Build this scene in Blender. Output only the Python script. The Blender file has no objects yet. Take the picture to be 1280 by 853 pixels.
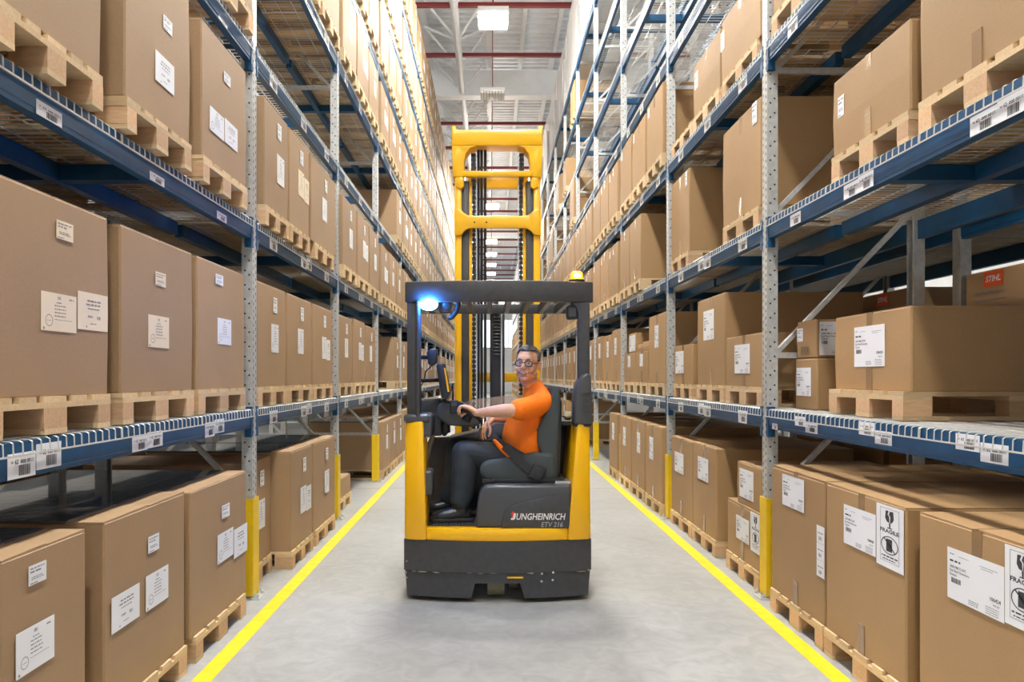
import bpy, bmesh, math, random
from mathutils import Vector, Matrix
random.seed(7)
R = math.radians
# ------------------------------------------------------------------ camera, world, exposure
F = 906.0            # focal length in pixels of the 1280 wide frame
CU, CV = 613.0, 471.0   # vanishing point of the aisle
H = 1.55             # camera height
scn = bpy.context.scene
cam = bpy.data.cameras.new('camera'); camo = bpy.data.objects.new('camera', cam)
scn.collection.objects.link(camo)
camo.location = (0, 0, H); camo.rotation_euler = (R(90), 0, 0)
cam.sensor_width = 36.0; cam.lens = 36.0 * F / 1280
cam.shift_x = (640 - CU) / 1280.0; cam.shift_y = (CV - 426.5) / 1280.0
cam.clip_start = 0.05; cam.clip_end = 300
scn.camera = camo
world = bpy.data.worlds.new('world'); scn.world = world; world.use_nodes = True
wb = world.node_tree.nodes['Background']
wb.inputs[0].default_value = (0.92, 0.96, 1.0, 1); wb.inputs[1].default_value = 0.42
vs = scn.view_settings
vs.view_transform = 'Standard'; vs.look = 'None'; vs.gamma = 1.0; vs.use_curve_mapping = False
vs.exposure = 1.0
LAMP_STRENGTH = 165.0

C = scn.collection
def W(u, v, Y):      # photo pixel at a known distance -> world x, z
    return ((u - CU) * Y / F, H - (v - CV) * Y / F)
def P3(u, v, Y):
    x, z = W(u, v, Y); return Vector((x, Y, z))

# ------------------------------------------------------------------ materials
MATS = {}
def newmat(name):
    m = bpy.data.materials.new(name); m.use_nodes = True
    MATS[name] = m
    nt = m.node_tree; b = nt.nodes['Principled BSDF']
    return m, nt, b
def simple(name, col, rough=0.5, metal=0.0, noise=0.0, nscale=20, bump=0.0, bscale=200, emit=None, estr=0, coat=0, trans=0, alpha=1, rand=0.0):
    m, nt, b = newmat(name)
    b.inputs['Base Color'].default_value = (*col, 1)
    b.inputs['Roughness'].default_value = rough
    b.inputs['Metallic'].default_value = metal
    if coat: b.inputs['Coat Weight'].default_value = coat
    if trans: b.inputs['Transmission Weight'].default_value = trans
    if alpha < 1: b.inputs['Alpha'].default_value = alpha
    if emit:
        b.inputs['Emission Color'].default_value = (*emit, 1); b.inputs['Emission Strength'].default_value = estr
    if noise or rand:
        tc = nt.nodes.new('ShaderNodeTexCoord')
        n = nt.nodes.new('ShaderNodeTexNoise'); n.inputs['Scale'].default_value = nscale; n.inputs['Detail'].default_value = 6
        nt.links.new(tc.outputs['Object'], n.inputs['Vector'])
        mr = nt.nodes.new('ShaderNodeMapRange'); mr.inputs[1].default_value = .3; mr.inputs[2].default_value = .7
        mr.inputs[3].default_value = 1 - noise; mr.inputs[4].default_value = 1 + noise
        nt.links.new(n.outputs['Fac'], mr.inputs[0])
        fac = mr.outputs[0]
        if rand:
            oi = nt.nodes.new('ShaderNodeObjectInfo')
            m2 = nt.nodes.new('ShaderNodeMapRange'); m2.inputs[3].default_value = 1 - rand; m2.inputs[4].default_value = 1 + rand
            nt.links.new(oi.outputs['Random'], m2.inputs[0])
            mm = nt.nodes.new('ShaderNodeMath'); mm.operation = 'MULTIPLY'
            nt.links.new(fac, mm.inputs[0]); nt.links.new(m2.outputs[0], mm.inputs[1]); fac = mm.outputs[0]
        vm = nt.nodes.new('ShaderNodeVectorMath'); vm.operation = 'SCALE'; vm.inputs[0].default_value = col
        nt.links.new(fac, vm.inputs['Scale']); nt.links.new(vm.outputs[0], b.inputs['Base Color'])
    if bump:
        tc = nt.nodes.new('ShaderNodeTexCoord')
        n = nt.nodes.new('ShaderNodeTexNoise'); n.inputs['Scale'].default_value = bscale; n.inputs['Detail'].default_value = 4
        nt.links.new(tc.outputs['Object'], n.inputs['Vector'])
        bp = nt.nodes.new('ShaderNodeBump'); bp.inputs['Strength'].default_value = bump; bp.inputs['Distance'].default_value = .01
        nt.links.new(n.outputs['Fac'], bp.inputs['Height']); nt.links.new(bp.outputs[0], b.inputs['Normal'])
    return m

def cardboard(name, col):
    m, nt, b = newmat(name)
    tc = nt.nodes.new('ShaderNodeTexCoord'); oi = nt.nodes.new('ShaderNodeObjectInfo')
    n1 = nt.nodes.new('ShaderNodeTexNoise'); n1.inputs['Scale'].default_value = 3.0; n1.inputs['Detail'].default_value = 8
    n2 = nt.nodes.new('ShaderNodeTexNoise'); n2.inputs['Scale'].default_value = 120; n2.inputs['Detail'].default_value = 2
    nt.links.new(tc.outputs['Object'], n1.inputs['Vector']); nt.links.new(tc.outputs['Object'], n2.inputs['Vector'])
    a = nt.nodes.new('ShaderNodeMapRange'); a.inputs[3].default_value = .90; a.inputs[4].default_value = 1.08
    nt.links.new(n1.outputs['Fac'], a.inputs[0])
    c = nt.nodes.new('ShaderNodeMapRange'); c.inputs[1].default_value = .3; c.inputs[2].default_value = .7; c.inputs[3].default_value = .95; c.inputs[4].default_value = 1.05
    nt.links.new(n2.outputs['Fac'], c.inputs[0])
    d = nt.nodes.new('ShaderNodeMapRange'); d.inputs[3].default_value = .92; d.inputs[4].default_value = 1.08
    nt.links.new(oi.outputs['Random'], d.inputs[0])
    m1 = nt.nodes.new('ShaderNodeMath'); m1.operation = 'MULTIPLY'; m2 = nt.nodes.new('ShaderNodeMath'); m2.operation = 'MULTIPLY'
    nt.links.new(a.outputs[0], m1.inputs[0]); nt.links.new(c.outputs[0], m1.inputs[1])
    nt.links.new(m1.outputs[0], m2.inputs[0]); nt.links.new(d.outputs[0], m2.inputs[1])
    vm = nt.nodes.new('ShaderNodeVectorMath'); vm.operation = 'SCALE'; vm.inputs[0].default_value = col
    nt.links.new(m2.outputs[0], vm.inputs['Scale']); nt.links.new(vm.outputs[0], b.inputs['Base Color'])
    b.inputs['Roughness'].default_value = .62
    wv = nt.nodes.new('ShaderNodeTexWave'); wv.bands_direction = 'Z'; wv.inputs['Scale'].default_value = 38; wv.inputs['Distortion'].default_value = .6
    nt.links.new(tc.outputs['Object'], wv.inputs['Vector'])
    bp = nt.nodes.new('ShaderNodeBump'); bp.inputs['Strength'].default_value = .10; bp.inputs['Distance'].default_value = .002
    nt.links.new(wv.outputs['Fac'], bp.inputs['Height']); nt.links.new(bp.outputs[0], b.inputs['Normal'])
    return m
CARD = cardboard('cardboard', (.385, .250, .136))
CARDR = cardboard('cardboard_golden', (.395, .245, .114))
def wood(name, col):
    m, nt, b = newmat(name)
    tc = nt.nodes.new('ShaderNodeTexCoord'); mp = nt.nodes.new('ShaderNodeMapping'); mp.inputs['Scale'].default_value = (3, 22, 22)
    n = nt.nodes.new('ShaderNodeTexNoise'); n.inputs['Scale'].default_value = 3; n.inputs['Detail'].default_value = 8; n.inputs['Distortion'].default_value = 1.2
    oi = nt.nodes.new('ShaderNodeObjectInfo')
    nt.links.new(tc.outputs['Object'], mp.inputs[0]); nt.links.new(mp.outputs[0], n.inputs['Vector'])
    cr = nt.nodes.new('ShaderNodeValToRGB'); e = cr.color_ramp.elements
    e[0].position = .3; e[0].color = (col[0]*.84, col[1]*.80, col[2]*.74, 1); e[1].position = .65; e[1].color = (*col, 1)
    nt.links.new(n.outputs['Fac'], cr.inputs[0])
    d = nt.nodes.new('ShaderNodeMapRange'); d.inputs[3].default_value = .8; d.inputs[4].default_value = 1.12
    nt.links.new(oi.outputs['Random'], d.inputs[0])
    vm = nt.nodes.new('ShaderNodeVectorMath'); vm.operation = 'SCALE'
    nt.links.new(cr.outputs[0], vm.inputs[0]); nt.links.new(d.outputs[0], vm.inputs['Scale'])
    nt.links.new(vm.outputs[0], b.inputs['Base Color']); b.inputs['Roughness'].default_value = .75
    return m
WOOD = wood('pale_pine', (.72, .54, .32)); WOODB = wood('block_pine', (.70, .46, .27))
BLUE = simple('blue_paint', (.005, .072, .180), .42, noise=.15, nscale=9)
GALV = simple('galvanised_steel', (.56, .58, .58), .42, .35, noise=.12, nscale=30)
WIRE = simple('zinc_wire', (.66, .66, .63), .4, .3)
DARKHOLE = simple('dark_hole', (.03, .035, .04), .8)
GUARDY = simple('guard_yellow', (.83, .56, .008), .45, noise=.05, nscale=12)
LINEY = simple('line_yellow', (.86, .62, .01), .5, noise=.10, nscale=14)
PAPER = simple('white_paper', (.84, .86, .90), .5)
CREAM = simple('cream_paper', (.82, .70, .52), .5)
INK = simple('ink', (.045, .045, .05), .6)
INKG = simple('grey_ink', (.25, .25, .27), .6)
TAPE = simple('brown_tape', (.30, .19, .105), .22, coat=.4, bump=.15, bscale=60)
TAPEC = simple('clear_tape', (.50, .36, .22), .12, coat=.6, bump=.5, bscale=50)
SHADED_FILM = simple('shaded_stretch_film', (.10, .085, .075), .16, coat=.7, bump=.35, bscale=18)  # clear gloss film, coloured dark to carry the shade under the deck above
WRAPW = simple('white_wrap', (.93, .94, .95), .25, noise=.03, nscale=4, bump=.3, bscale=14)
ORANGEL = simple('orange_print', (.80, .11, .02), .5)
TYEL = simple('truck_yellow', (1.0, .54, .002), .33, noise=.03, nscale=4, coat=.25)
TDARK = simple('truck_graphite', (.055, .057, .063), .45, noise=.12, nscale=25, bump=.05, bscale=350)
TBLACK = simple('black_plastic', (.022, .023, .026), .42)
TGREY = simple('grey_plastic', (.068, .072, .080), .38)
STEEL = simple('bright_steel', (.62, .64, .66), .25, .9)
RUBBER = simple('olive_tyre', (.20, .19, .12), .7, noise=.2, nscale=30)
SEATF = simple('seat_fabric', (.06, .075, .08), .9, bump=.2, bscale=500)
WHITEP = simple('white_paint', (.86, .88, .90), .5, noise=.03, nscale=5)
ROOFM = simple('roof_sheet', (.84, .87, .90), .45, noise=.05, nscale=3)
REDP = simple('red_primer', (.21, .03, .03), .5)
LAMPGREY = simple('lamp_housing', (.62, .63, .62), .4, .2)
SKIN = simple('skin', (.72, .40, .25), .5, noise=.05, nscale=30)
LIP = simple('lips', (.45, .17, .14), .45)
SHIRT = simple('orange_cotton', (1.0, .20, .002), .8, noise=.05, nscale=8, bump=.5, bscale=9)
JEANS = simple('black_denim', (.020, .028, .036), .75, noise=.35, nscale=14, bump=.4, bscale=12)
LEATHER = simple('black_leather', (.015, .015, .016), .32, bump=.2, bscale=60)
HAIRM = simple('salt_pepper_hair', (.13, .125, .125), .6, noise=.75, nscale=45, bump=.8, bscale=180)
GLASSF = simple('dark_frame', (.02, .015, .012), .3)
WHITEE = simple('eye_white', (.75, .73, .70), .3)
IRIS = simple('iris', (.05, .035, .025), .2)
WHITET = simple('white_lettering', (.85, .85, .85), .5)
GREYT = simple('grey_lettering', (.42, .43, .44), .5)
REDT = simple('red_lettering', (.80, .06, .03), .5)
BLUEL = simple('blue_lamp', (.3, .6, 1), .3, emit=(.04, .26, 1.0), estr=170)
AMBERL = simple('amber_lamp', (1, .5, .1), .3, emit=(1.0, .20, .0), estr=1.3)
AMBERB = simple('amber_bulb', (1, .5, .1), .3, emit=(1.0, .36, .012), estr=330)
LAMPE = simple('lamp_diffuser', (1, 1, 1), .5, emit=(1.0, .965, .90), estr=LAMP_STRENGTH)
WINE = simple('daylight_panel', (.9, .95, 1), .5, emit=(.85, .93, 1.0), estr=.9)
SCREENY = simple('orange_trim', (.90, .40, .01), .4)
# clear screen
m, nt, b = newmat('clear_screen'); b.inputs['Base Color'].default_value = (.55, .45, .33, 1); b.inputs['Roughness'].default_value = .08
b.inputs['Alpha'].default_value = .42
SCREEN = m
m, nt, b = newmat('lens_glass'); b.inputs['Base Color'].default_value = (.9, .9, .9, 1); b.inputs['Alpha'].default_value = .16; b.inputs['Roughness'].default_value = .03
LENS = m
# floor
m, nt, b = newmat('concrete')
tc = nt.nodes.new('ShaderNodeTexCoord')
n1 = nt.nodes.new('ShaderNodeTexNoise'); n1.inputs['Scale'].default_value = .55; n1.inputs['Detail'].default_value = 10; n1.inputs['Roughness'].default_value = .65
n2 = nt.nodes.new('ShaderNodeTexNoise'); n2.inputs['Scale'].default_value = 7; n2.inputs['Detail'].default_value = 8; n2.inputs['Distortion'].default_value = 1.5
for n in (n1, n2): nt.links.new(tc.outputs['Object'], n.inputs['Vector'])
cr = nt.nodes.new('ShaderNodeValToRGB'); e = cr.color_ramp.elements
e[0].position = .32; e[0].color = (.27, .275, .268, 1); e[1].position = .62; e[1].color = (.43, .44, .43, 1)
mx = nt.nodes.new('ShaderNodeMath'); mx.operation = 'MULTIPLY_ADD'; mx.inputs[1].default_value = .45
m3 = nt.nodes.new('ShaderNodeMath'); m3.operation = 'MULTIPLY'; m3.inputs[1].default_value = .55
nt.links.new(n1.outputs['Fac'], m3.inputs[0]); nt.links.new(n2.outputs['Fac'], mx.inputs[0]); nt.links.new(m3.outputs[0], mx.inputs[2])
nt.links.new(mx.outputs[0], cr.inputs[0]); nt.links.new(cr.outputs[0], b.inputs['Base Color'])
rr = nt.nodes.new('ShaderNodeMapRange'); rr.inputs[3].default_value = .28; rr.inputs[4].default_value = .55
nt.links.new(n2.outputs['Fac'], rr.inputs[0]); nt.links.new(rr.outputs[0], b.inputs['Roughness'])
CONC = m

# ------------------------------------------------------------------ mesh helpers
class MB:
    """collects shapes, builds them as one mesh object"""
    def __init__(s): s.v = []; s.f = []
    def add(s, verts, faces):
        o = len(s.v); s.v += [tuple(p) for p in verts]; s.f += [tuple(i + o for i in f) for f in faces]; return s
    def box(s, x0, x1, y0, y1, z0, z1):
        if x0 > x1: x0, x1 = x1, x0
        if y0 > y1: y0, y1 = y1, y0
        if z0 > z1: z0, z1 = z1, z0
        return s.add([(x0,y0,z0),(x1,y0,z0),(x1,y1,z0),(x0,y1,z0),(x0,y0,z1),(x1,y0,z1),(x1,y1,z1),(x0,y1,z1)],
                     [(0,3,2,1),(4,5,6,7),(0,1,5,4),(1,2,6,5),(2,3,7,6),(3,0,4,7)])
    def loft(s, rings, cap=True):
        n = len(rings[0]); vs_ = [p for r in rings for p in r]; fs = []
        for i in range(len(rings) - 1):
            for j in range(n):
                k = (j + 1) % n
                fs.append((i*n + j, i*n + k, (i+1)*n + k, (i+1)*n + j))
        if cap:
            fs.append(tuple(range(n - 1, -1, -1))); fs.append(tuple((len(rings)-1)*n + j for j in range(n)))
        return s.add(vs_, fs)
    def prism(s, poly, axis, a0, a1):
        def mk(p, a):
            return (a, p[0], p[1]) if axis == 'x' else (p[0], a, p[1]) if axis == 'y' else (p[0], p[1], a)
        return s.loft([[mk(p, a0) for p in poly], [mk(p, a1) for p in poly]])
    def bar(s, a, b, w, h=None, up=(0, 0, 1)):
        a = Vector(a); b = Vector(b); d = (b - a).normalized(); h = h or w
        up = Vector(up)
        if abs(d.dot(up)) > .97: up = Vector((0, 1, 0))
        r = d.cross(up).normalized() * (w / 2); q = r.cross(d).normalized() * (h / 2)
        return s.loft([[a - r - q, a + r - q, a + r + q, a - r + q], [b - r - q, b + r - q, b + r + q, b - r + q]])
    def tube(s, pts, r, n=8, cap=True):
        pts = [Vector(p) for p in pts]; rings = []; prev = None
        for i, p in enumerate(pts):
            t = (pts[min(i+1, len(pts)-1)] - pts[max(i-1, 0)]).normalized()
            if prev is None:
                up = Vector((0, 0, 1)) if abs(t.z) < .9 else Vector((0, 1, 0))
                e1 = t.cross(up).normalized()
            else:
                e1 = (prev - t * prev.dot(t)).normalized()
            prev = e1; e2 = t.cross(e1)
            rr_ = r[i] if isinstance(r, (list, tuple)) else r
            ra, rb = rr_ if isinstance(rr_, (list, tuple)) else (rr_, rr_)
            rings.append([p + e1 * math.cos(2*math.pi*k/n) * ra + e2 * math.sin(2*math.pi*k/n) * rb for k in range(n)])
        return s.loft(rings, cap)
    def cyl(s, a, b, r, n=20): return s.tube([a, b], r, n)
    def ell(s, c, rad, n=16, m=10, rot=None):
        c = Vector(c); rings = []
        for i in range(1, m):
            th = math.pi * i / m
            rings.append([(math.sin(th)*math.cos(2*math.pi*k/n)*rad[0], math.sin(th)*math.sin(2*math.pi*k/n)*rad[1], -math.cos(th)*rad[2]) for k in range(n)])
        vs_ = [Vector((0, 0, -rad[2]))] + [Vector(p) for r_ in rings for p in r_] + [Vector((0, 0, rad[2]))]
        if rot is not None: vs_ = [rot @ p for p in vs_]
        fs = [(0, 1 + (k+1) % n, 1 + k) for k in range(n)]
        for i in range(m - 2):
            for k in range(n):
                fs.append((1+i*n+k, 1+i*n+(k+1)%n, 1+(i+1)*n+(k+1)%n, 1+(i+1)*n+k))
        l = len(vs_) - 1; o = 1 + (m-2)*n
        fs += [(o + k, o + (k+1) % n, l) for k in range(n)]
        return s.add([c + p for p in vs_], fs)
    def mesh(s, name='mesh', smooth=False, origin=(0, 0, 0)):
        me = bpy.data.meshes.new(name)
        ox, oy, oz = origin
        me.from_pydata([(x-ox, y-oy, z-oz) for x, y, z in s.v], [], s.f); me.update()
        if smooth:
            me.polygons.foreach_set('use_smooth', [True] * len(me.polygons))
            me.set_sharp_from_angle(angle=R(38))
        return me
    def build(s, name, mat, parent=None, smooth=False, origin=None, bevel=0, seg=2):
        pl = wloc(parent) if parent else Vector((0, 0, 0))
        o0 = Vector(origin) if origin is not None else pl
        me = s.mesh(name, smooth or bevel > 0, o0)
        if bevel:
            bm = bmesh.new(); bm.from_mesh(me)
            bmesh.ops.recalc_face_normals(bm, faces=bm.faces)
            es = [e for e in bm.edges if len(e.link_faces) == 2 and e.calc_face_angle(0) > R(30)]
            bmesh.ops.bevel(bm, geom=es, offset=bevel, segments=seg, profile=.5, affect='EDGES', clamp_overlap=True)
            bm.to_mesh(me); bm.free()
            me.polygons.foreach_set('use_smooth', [True] * len(me.polygons)); me.set_sharp_from_angle(angle=R(35))
        return inst(name, me, mat, o0, parent)
def wloc(o):
    l = Vector(o.location)
    while o.parent: o = o.parent; l += o.location
    return l
def inst(name, me, mat, loc=(0, 0, 0), parent=None, rot=None):
    """one object; loc is in world space, parents carry no rotation"""
    if mat is not None and not me.materials: me.materials.append(mat)
    o = bpy.data.objects.new(name, me); C.objects.link(o)
    l = Vector(loc)
    if parent: l = l - wloc(parent); o.parent = parent
    o.location = l
    if rot is not None: o.rotation_euler = rot.to_euler() if isinstance(rot, Matrix) else rot
    return o
def empty(name, loc):
    o = bpy.data.objects.new(name, None); C.objects.link(o); o.location = loc; o.empty_display_size = .1; return o
def tag(o, label, cat, group=None):
    o['label'] = label; o['category'] = cat
    if group: o['group'] = group
    return o
def struct(o): o['kind'] = 'structure'; return o
_txt = {}
def text_geo(t, size=1.0, shear=0.0, bold=0.0):
    """(verts, faces, width) of a line of flat lettering, lower left at 0,0"""
    key = (t, shear, bold)
    if key not in _txt:
        cu = bpy.data.curves.new('lettering', 'FONT'); cu.body = t; cu.size = 1; cu.shear = shear; cu.offset = bold
        cu.resolution_u = 2
        ob = bpy.data.objects.new('lettering', cu); C.objects.link(ob)
        dg = bpy.context.evaluated_depsgraph_get(); dg.update()
        me = ob.evaluated_get(dg).to_mesh()
        v_ = [tuple(p.co) for p in me.vertices]; f_ = [tuple(p.vertices) for p in me.polygons]
        ob.evaluated_get(dg).to_mesh_clear()
        bpy.data.objects.remove(ob); bpy.data.curves.remove(cu)
        x0 = min(p[0] for p in v_); x1 = max(p[0] for p in v_)
        _txt[key] = ([(p[0]-x0, p[1], 0) for p in v_], f_, x1 - x0)
    v_, f_, w = _txt[key]
    return [(x*size, y*size, 0) for x, y, z in v_], f_, w*size
ROT = {'L': Matrix(((0, 0, 1), (1, 0, 0), (0, 1, 0))),      # sheet lying on a face that looks towards +x
       'R': Matrix(((0, 0, -1), (-1, 0, 0), (0, 1, 0))),    # ... towards -x
       'F': Matrix(((1, 0, 0), (0, 0, -1), (0, 1, 0)))}     # ... towards -y
# ------------------------------------------------------------------ the building
YEND = 72.0
X0 = {'L': -1.66, 'R': 1.93}; SG = {'L': -1, 'R': 1}
PITCH = 2.8; P1 = 5.1
def post_y(k): return P1 + PITCH * (k - 1)
NP = 23                                    # uprights 0..NP-1
LV = [0.0, 1.32, 2.64, 3.87, 5.04, 6.20, 7.40, 8.60]
RD = 1.1                                   # rack depth
def rx(s, d): return X0[s] + SG[s] * d

fl = MB().box(-11, 11, -9, YEND, -.2, 0).build('floor', CONC); struct(fl)
for s, xc in (('L', -1.47), ('R', 1.785)):
    MB().box(xc - .05, xc + .05, -4, YEND - 2, 0, .0015).build('lane_line', LINEY, fl)
JO = simple('joint_filler', (.25, .25, .24), .7)
for y in (10.05, 15.9, 21.7):
    MB().box(-10, 10, y - .006, y + .006, 0, .001).build('floor_joint', JO, fl)
struct(MB().box(-11.3, -11, -9, YEND, 0, 12.6).build('wall_left', WHITEP))
struct(MB().box(-11.3, 11.3, -9.3, -9, 8.5, 12.6).box(-11.3, -6.5, -9.3, -9, 0, 8.5).box(6.5, 11.3, -9.3, -9, 0, 8.5).build('wall_front_unseen', WHITEP))  # unseen end wall, added to limit side light; opening lets light down the aisle
struct(MB().box(11, 11.3, -9, YEND, 0, 12.6).build('wall_right', WHITEP))
wbk = struct(MB().box(-11, 11, YEND, YEND + .3, 0, 12.6).build('wall_back', WHITEP))
for i, (x0, x1, z0, z1) in enumerate(((-1.0, 4.6, 8.2, 11.2), (-1.0, 4.6, 4.4, 7.2))):
    w_ = MB().box(x0, x1, YEND - .06, YEND - .02, z0, z1).build('window_%d' % (i + 1), WINE); struct(w_)
    fr = MB()
    for x in (x0, (x0 + x1) / 2, x1): fr.box(x - .04, x + .04, YEND - .12, YEND, z0, z1)
    for z in (z0, z1): fr.box(x0, x1, YEND - .12, YEND, z - .05, z + .05)
    fr.build('window_frame', WHITEP, w_)
# roof: ribbed sheet, red purlins, white joists, girders and the triangular trusses over the aisle
rf = MB(); y = -9.0; per = .30; ring = []
ys = []
while y < YEND:
    ys += [(y, 12.25), (y + .12, 12.25), (y + .15, 12.33), (y + .27, 12.33)]; y += per
vv = []; ff = []
for i, (yy, zz) in enumerate(ys):
    vv += [(-11.2, yy, zz), (11.2, yy, zz)]
    if i: ff.append((2*i - 2, 2*i - 1, 2*i + 1, 2*i))
rf.add(vv, ff); rf.box(-11.2, 11.2, -9, YEND, 12.40, 12.5)
ceil = struct(rf.build('ceiling', ROOFM))
y = 18.6 - 2.9 * 8
while y < YEND:
    m_ = MB().box(-11, 11, y - .05, y + .05, 11.03, 11.045).box(-11, 11, y - .05, y + .05, 11.125, 11.14).box(-11, 11, y - .006, y + .006, 11.045, 11.125)
    m_.build('red_purlin', REDP, ceil); y += 2.9
for x in (-8.2, -6.2, -4.1, 2.05, 4.3, 6.3, 8.4, 1.0):
    m_ = MB().box(x - .06, x + .06, -9, YEND, 11.98, 12.0).box(x - .06, x + .06, -9, YEND, 12.2, 12.25).box(x - .008, x + .008, -9, YEND, 12.0, 12.2)
    m_.build('roof_joist', WHITEP, ceil)
for y in (0.0, 24.3, 48.6):
    MB().box(-11, 11, y - .2, y + .2, 10.9, 11.75).build('concrete_girder', WHITEP, ceil)
def truss(xb, zb, xl, xr, zt):
    MB().tube([(xb, -9, zb), (xb, YEND, zb)], .105, 12).build('truss_chord', WHITEP, ceil, True)
    for x in (xl, xr):
        MB().box(x - .09, x + .09, -9, YEND, zt - .1, zt - .08).box(x - .09, x + .09, -9, YEND, zt + .08, zt + .1).box(x - .01, x + .01, -9, YEND, zt - .08, zt + .08).build('truss_chord', WHITEP, ceil)
    y = -8.0; i = 0
    dm = {}
    while y < YEND - 2:
        for x in (xl, xr):
            for dy in (-.95, .95):
                key = (x, dy)
                if key not in dm: dm[key] = MB().tube([(0, 0, 0), (x - xb, dy, zt - zb - .08)], .038, 6).mesh('web', True)
                inst('truss_web', dm[key], WHITEP, (xb, y, zb), ceil)
        y += 1.9
truss(-.93, 11.05, -1.97, -.04, 12.0)

# ------------------------------------------------------------------ lamps
def lamp(x, y, lit, label, group=None):
    t = empty('ceiling_lamp', (x, y, 9.25))
    MB().box(x - .33, x + .33, y - .33, y + .33, 9.30, 9.42).build('housing', LAMPGREY, t, bevel=.01)
    if lit:
        MB().box(x - .30, x + .30, y - .30, y + .30, 9.215, 9.302).build('diffuser', LAMPE, t)
    else:
        for i in range(8):
            MB().box(x - .31 + i*.08, x - .26 + i*.08, y - .31, y + .31, 9.26, 9.302).build('louvre', WHITEP, t)
    MB().cyl((x, y, 9.40), (x, y, 12.0), .012, 8).build('hanging_rod', REDP, t)
    tag(t, label, 'lamp', group)
g = 'lamps hung over the aisle'
for i in range(15):
    y = 15.7 + 4.3 * (i - 4)
    lit = i not in (5, 6)
    nm = 'lit square high-bay lamp hanging on a thin rod over the aisle' if lit else 'unlit grey louvred square lamp hanging on a thin rod over the aisle'
    lamp(.06, y, lit, nm, g + (' lit' if lit else ' unlit'))
for x, w in ((-6.4, 'beyond the rack the driver faces'), (6.7, 'beyond the rack behind the driver')):
    for i in range(2 if x < 0 else 1):
        lamp(x, (4.5 if x < 0 else 19.0) + i * 8.6, True, 'lit square high-bay lamp ' + w, 'lamps ' + w)

# ------------------------------------------------------------------ words for labels
ORD = ['zeroth', 'first', 'second', 'third', 'fourth', 'fifth', 'sixth', 'seventh', 'eighth', 'ninth', 'tenth', 'eleventh', 'twelfth', 'thirteenth', 'fourteenth', 'fifteenth', 'sixteenth', 'seventeenth', 'eighteenth', 'nineteenth', 'twentieth', 'twenty-first', 'twenty-second']
def w_side(s): return 'rack facing driver' if s == 'L' else 'rack behind driver'
def w_bay(b): return 'second bay before truck' if b < 0 else 'bay before truck' if b == 0 else 'bay beside truck' if b == 1 else ORD[b-1] + ' bay past truck'
def w_lev(l): return 'on floor' if l == 0 else 'on ' + ORD[l] + ' shelf'
def w_col(b, c):
    if b == 1: return ('bumper end', 'middle', 'mast end')[c]
    q = c if b > 1 else 2 - c
    return ('truck-side end', 'middle', 'opposite end')[q]

# ------------------------------------------------------------------ upright frames
POST_H = 9.9
def post_mesh(detail):
    """C-shaped upright, opening away from the aisle side (local +x goes into the rack)"""
    m = MB(); w = .045; d = .075; t = .004
    m.box(0, t, -w, w, 0, POST_H); m.box(t, d, -w, -w + t, 0, POST_H); m.box(t, d, w - t, w, 0, POST_H)
    m.box(d - t, d, -w + t, -w + .02, 0, POST_H); m.box(d - t, d, w - .02, w - t, 0, POST_H)
    return m
def holes_mesh(zmax):
    m = MB(); z = .06; i = 0
    while z < zmax:
        for y in (-.024, .024):
            zz = z + (.025 if y > 0 else 0)
            m.add([(-.001, y - .005, zz - .010), (-.001, y + .005, zz - .010), (-.001, y + .005, zz + .010), (-.001, y - .005, zz + .010)], [(0, 3, 2, 1)])
        if i % 2 == 0:
            for x in (.022, .052):
                zz = z + (.03 if x > .03 else 0)
                m.add([(x - .006, -.046, zz - .006), (x + .006, -.046, zz - .006), (x + .006, -.046, zz + .006), (x - .006, -.046, zz + .006)], [(0, 1, 2, 3)])
        z += .05; i += 1
    return m
def mirror(m, s):
    if s == 'L':
        m.v = [(-x, y, z) for x, y, z in m.v]; m.f = [tuple(reversed(f)) for f in m.f]
    return m
PM = {s: mirror(post_mesh(1), s).mesh('post') for s in 'LR'}
PMR = {s: mirror(post_mesh(1), 'L' if s == 'R' else 'R').mesh('post') for s in 'LR'}   # rear post looks the other way
HM = {s: mirror(holes_mesh(6.5), s).mesh('perforations') for s in 'LR'}
GM = {}
for s in 'LR':
    q = MB().box(-.012, -.004, -.062, .062, .02, .70).box(-.004, .08, -.062, -.054, .02, .70).box(-.004, .08, .054, .062, .02, .70)
    GM[s] = mirror(q, s).mesh('post_guard')
FM = {}
for s in 'LR':
    q = MB().box(-.06, .12, -.08, .08, 0, .008); q.prism([(-.055, .008), (-.02, .008), (-.02, .05)], 'y', -.07, -.062).prism([(-.055, .008), (-.02, .008), (-.02, .05)], 'y', .062, .07)
    for yy in (-.055, .055): q.cyl((-.04, yy, .008), (-.04, yy, .03), .009, 8)
    FM[s] = mirror(q, s).mesh('foot_plate')
def bracemeshes(s):
    d0, d1 = .07, RD - .07; a = SG[s]
    h = MB().box(a*d0, a*d1, -.015, .015, -.02, .02).mesh('brace')
    g_ = MB().bar((a*d0, 0, 0), (a*d1, 0, 1.0), .03, .04, (0, 1, 0)).mesh('brace')
    return h, g_
BR = {s: bracemeshes(s) for s in 'LR'}
guard_mesh_far = {}
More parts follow.
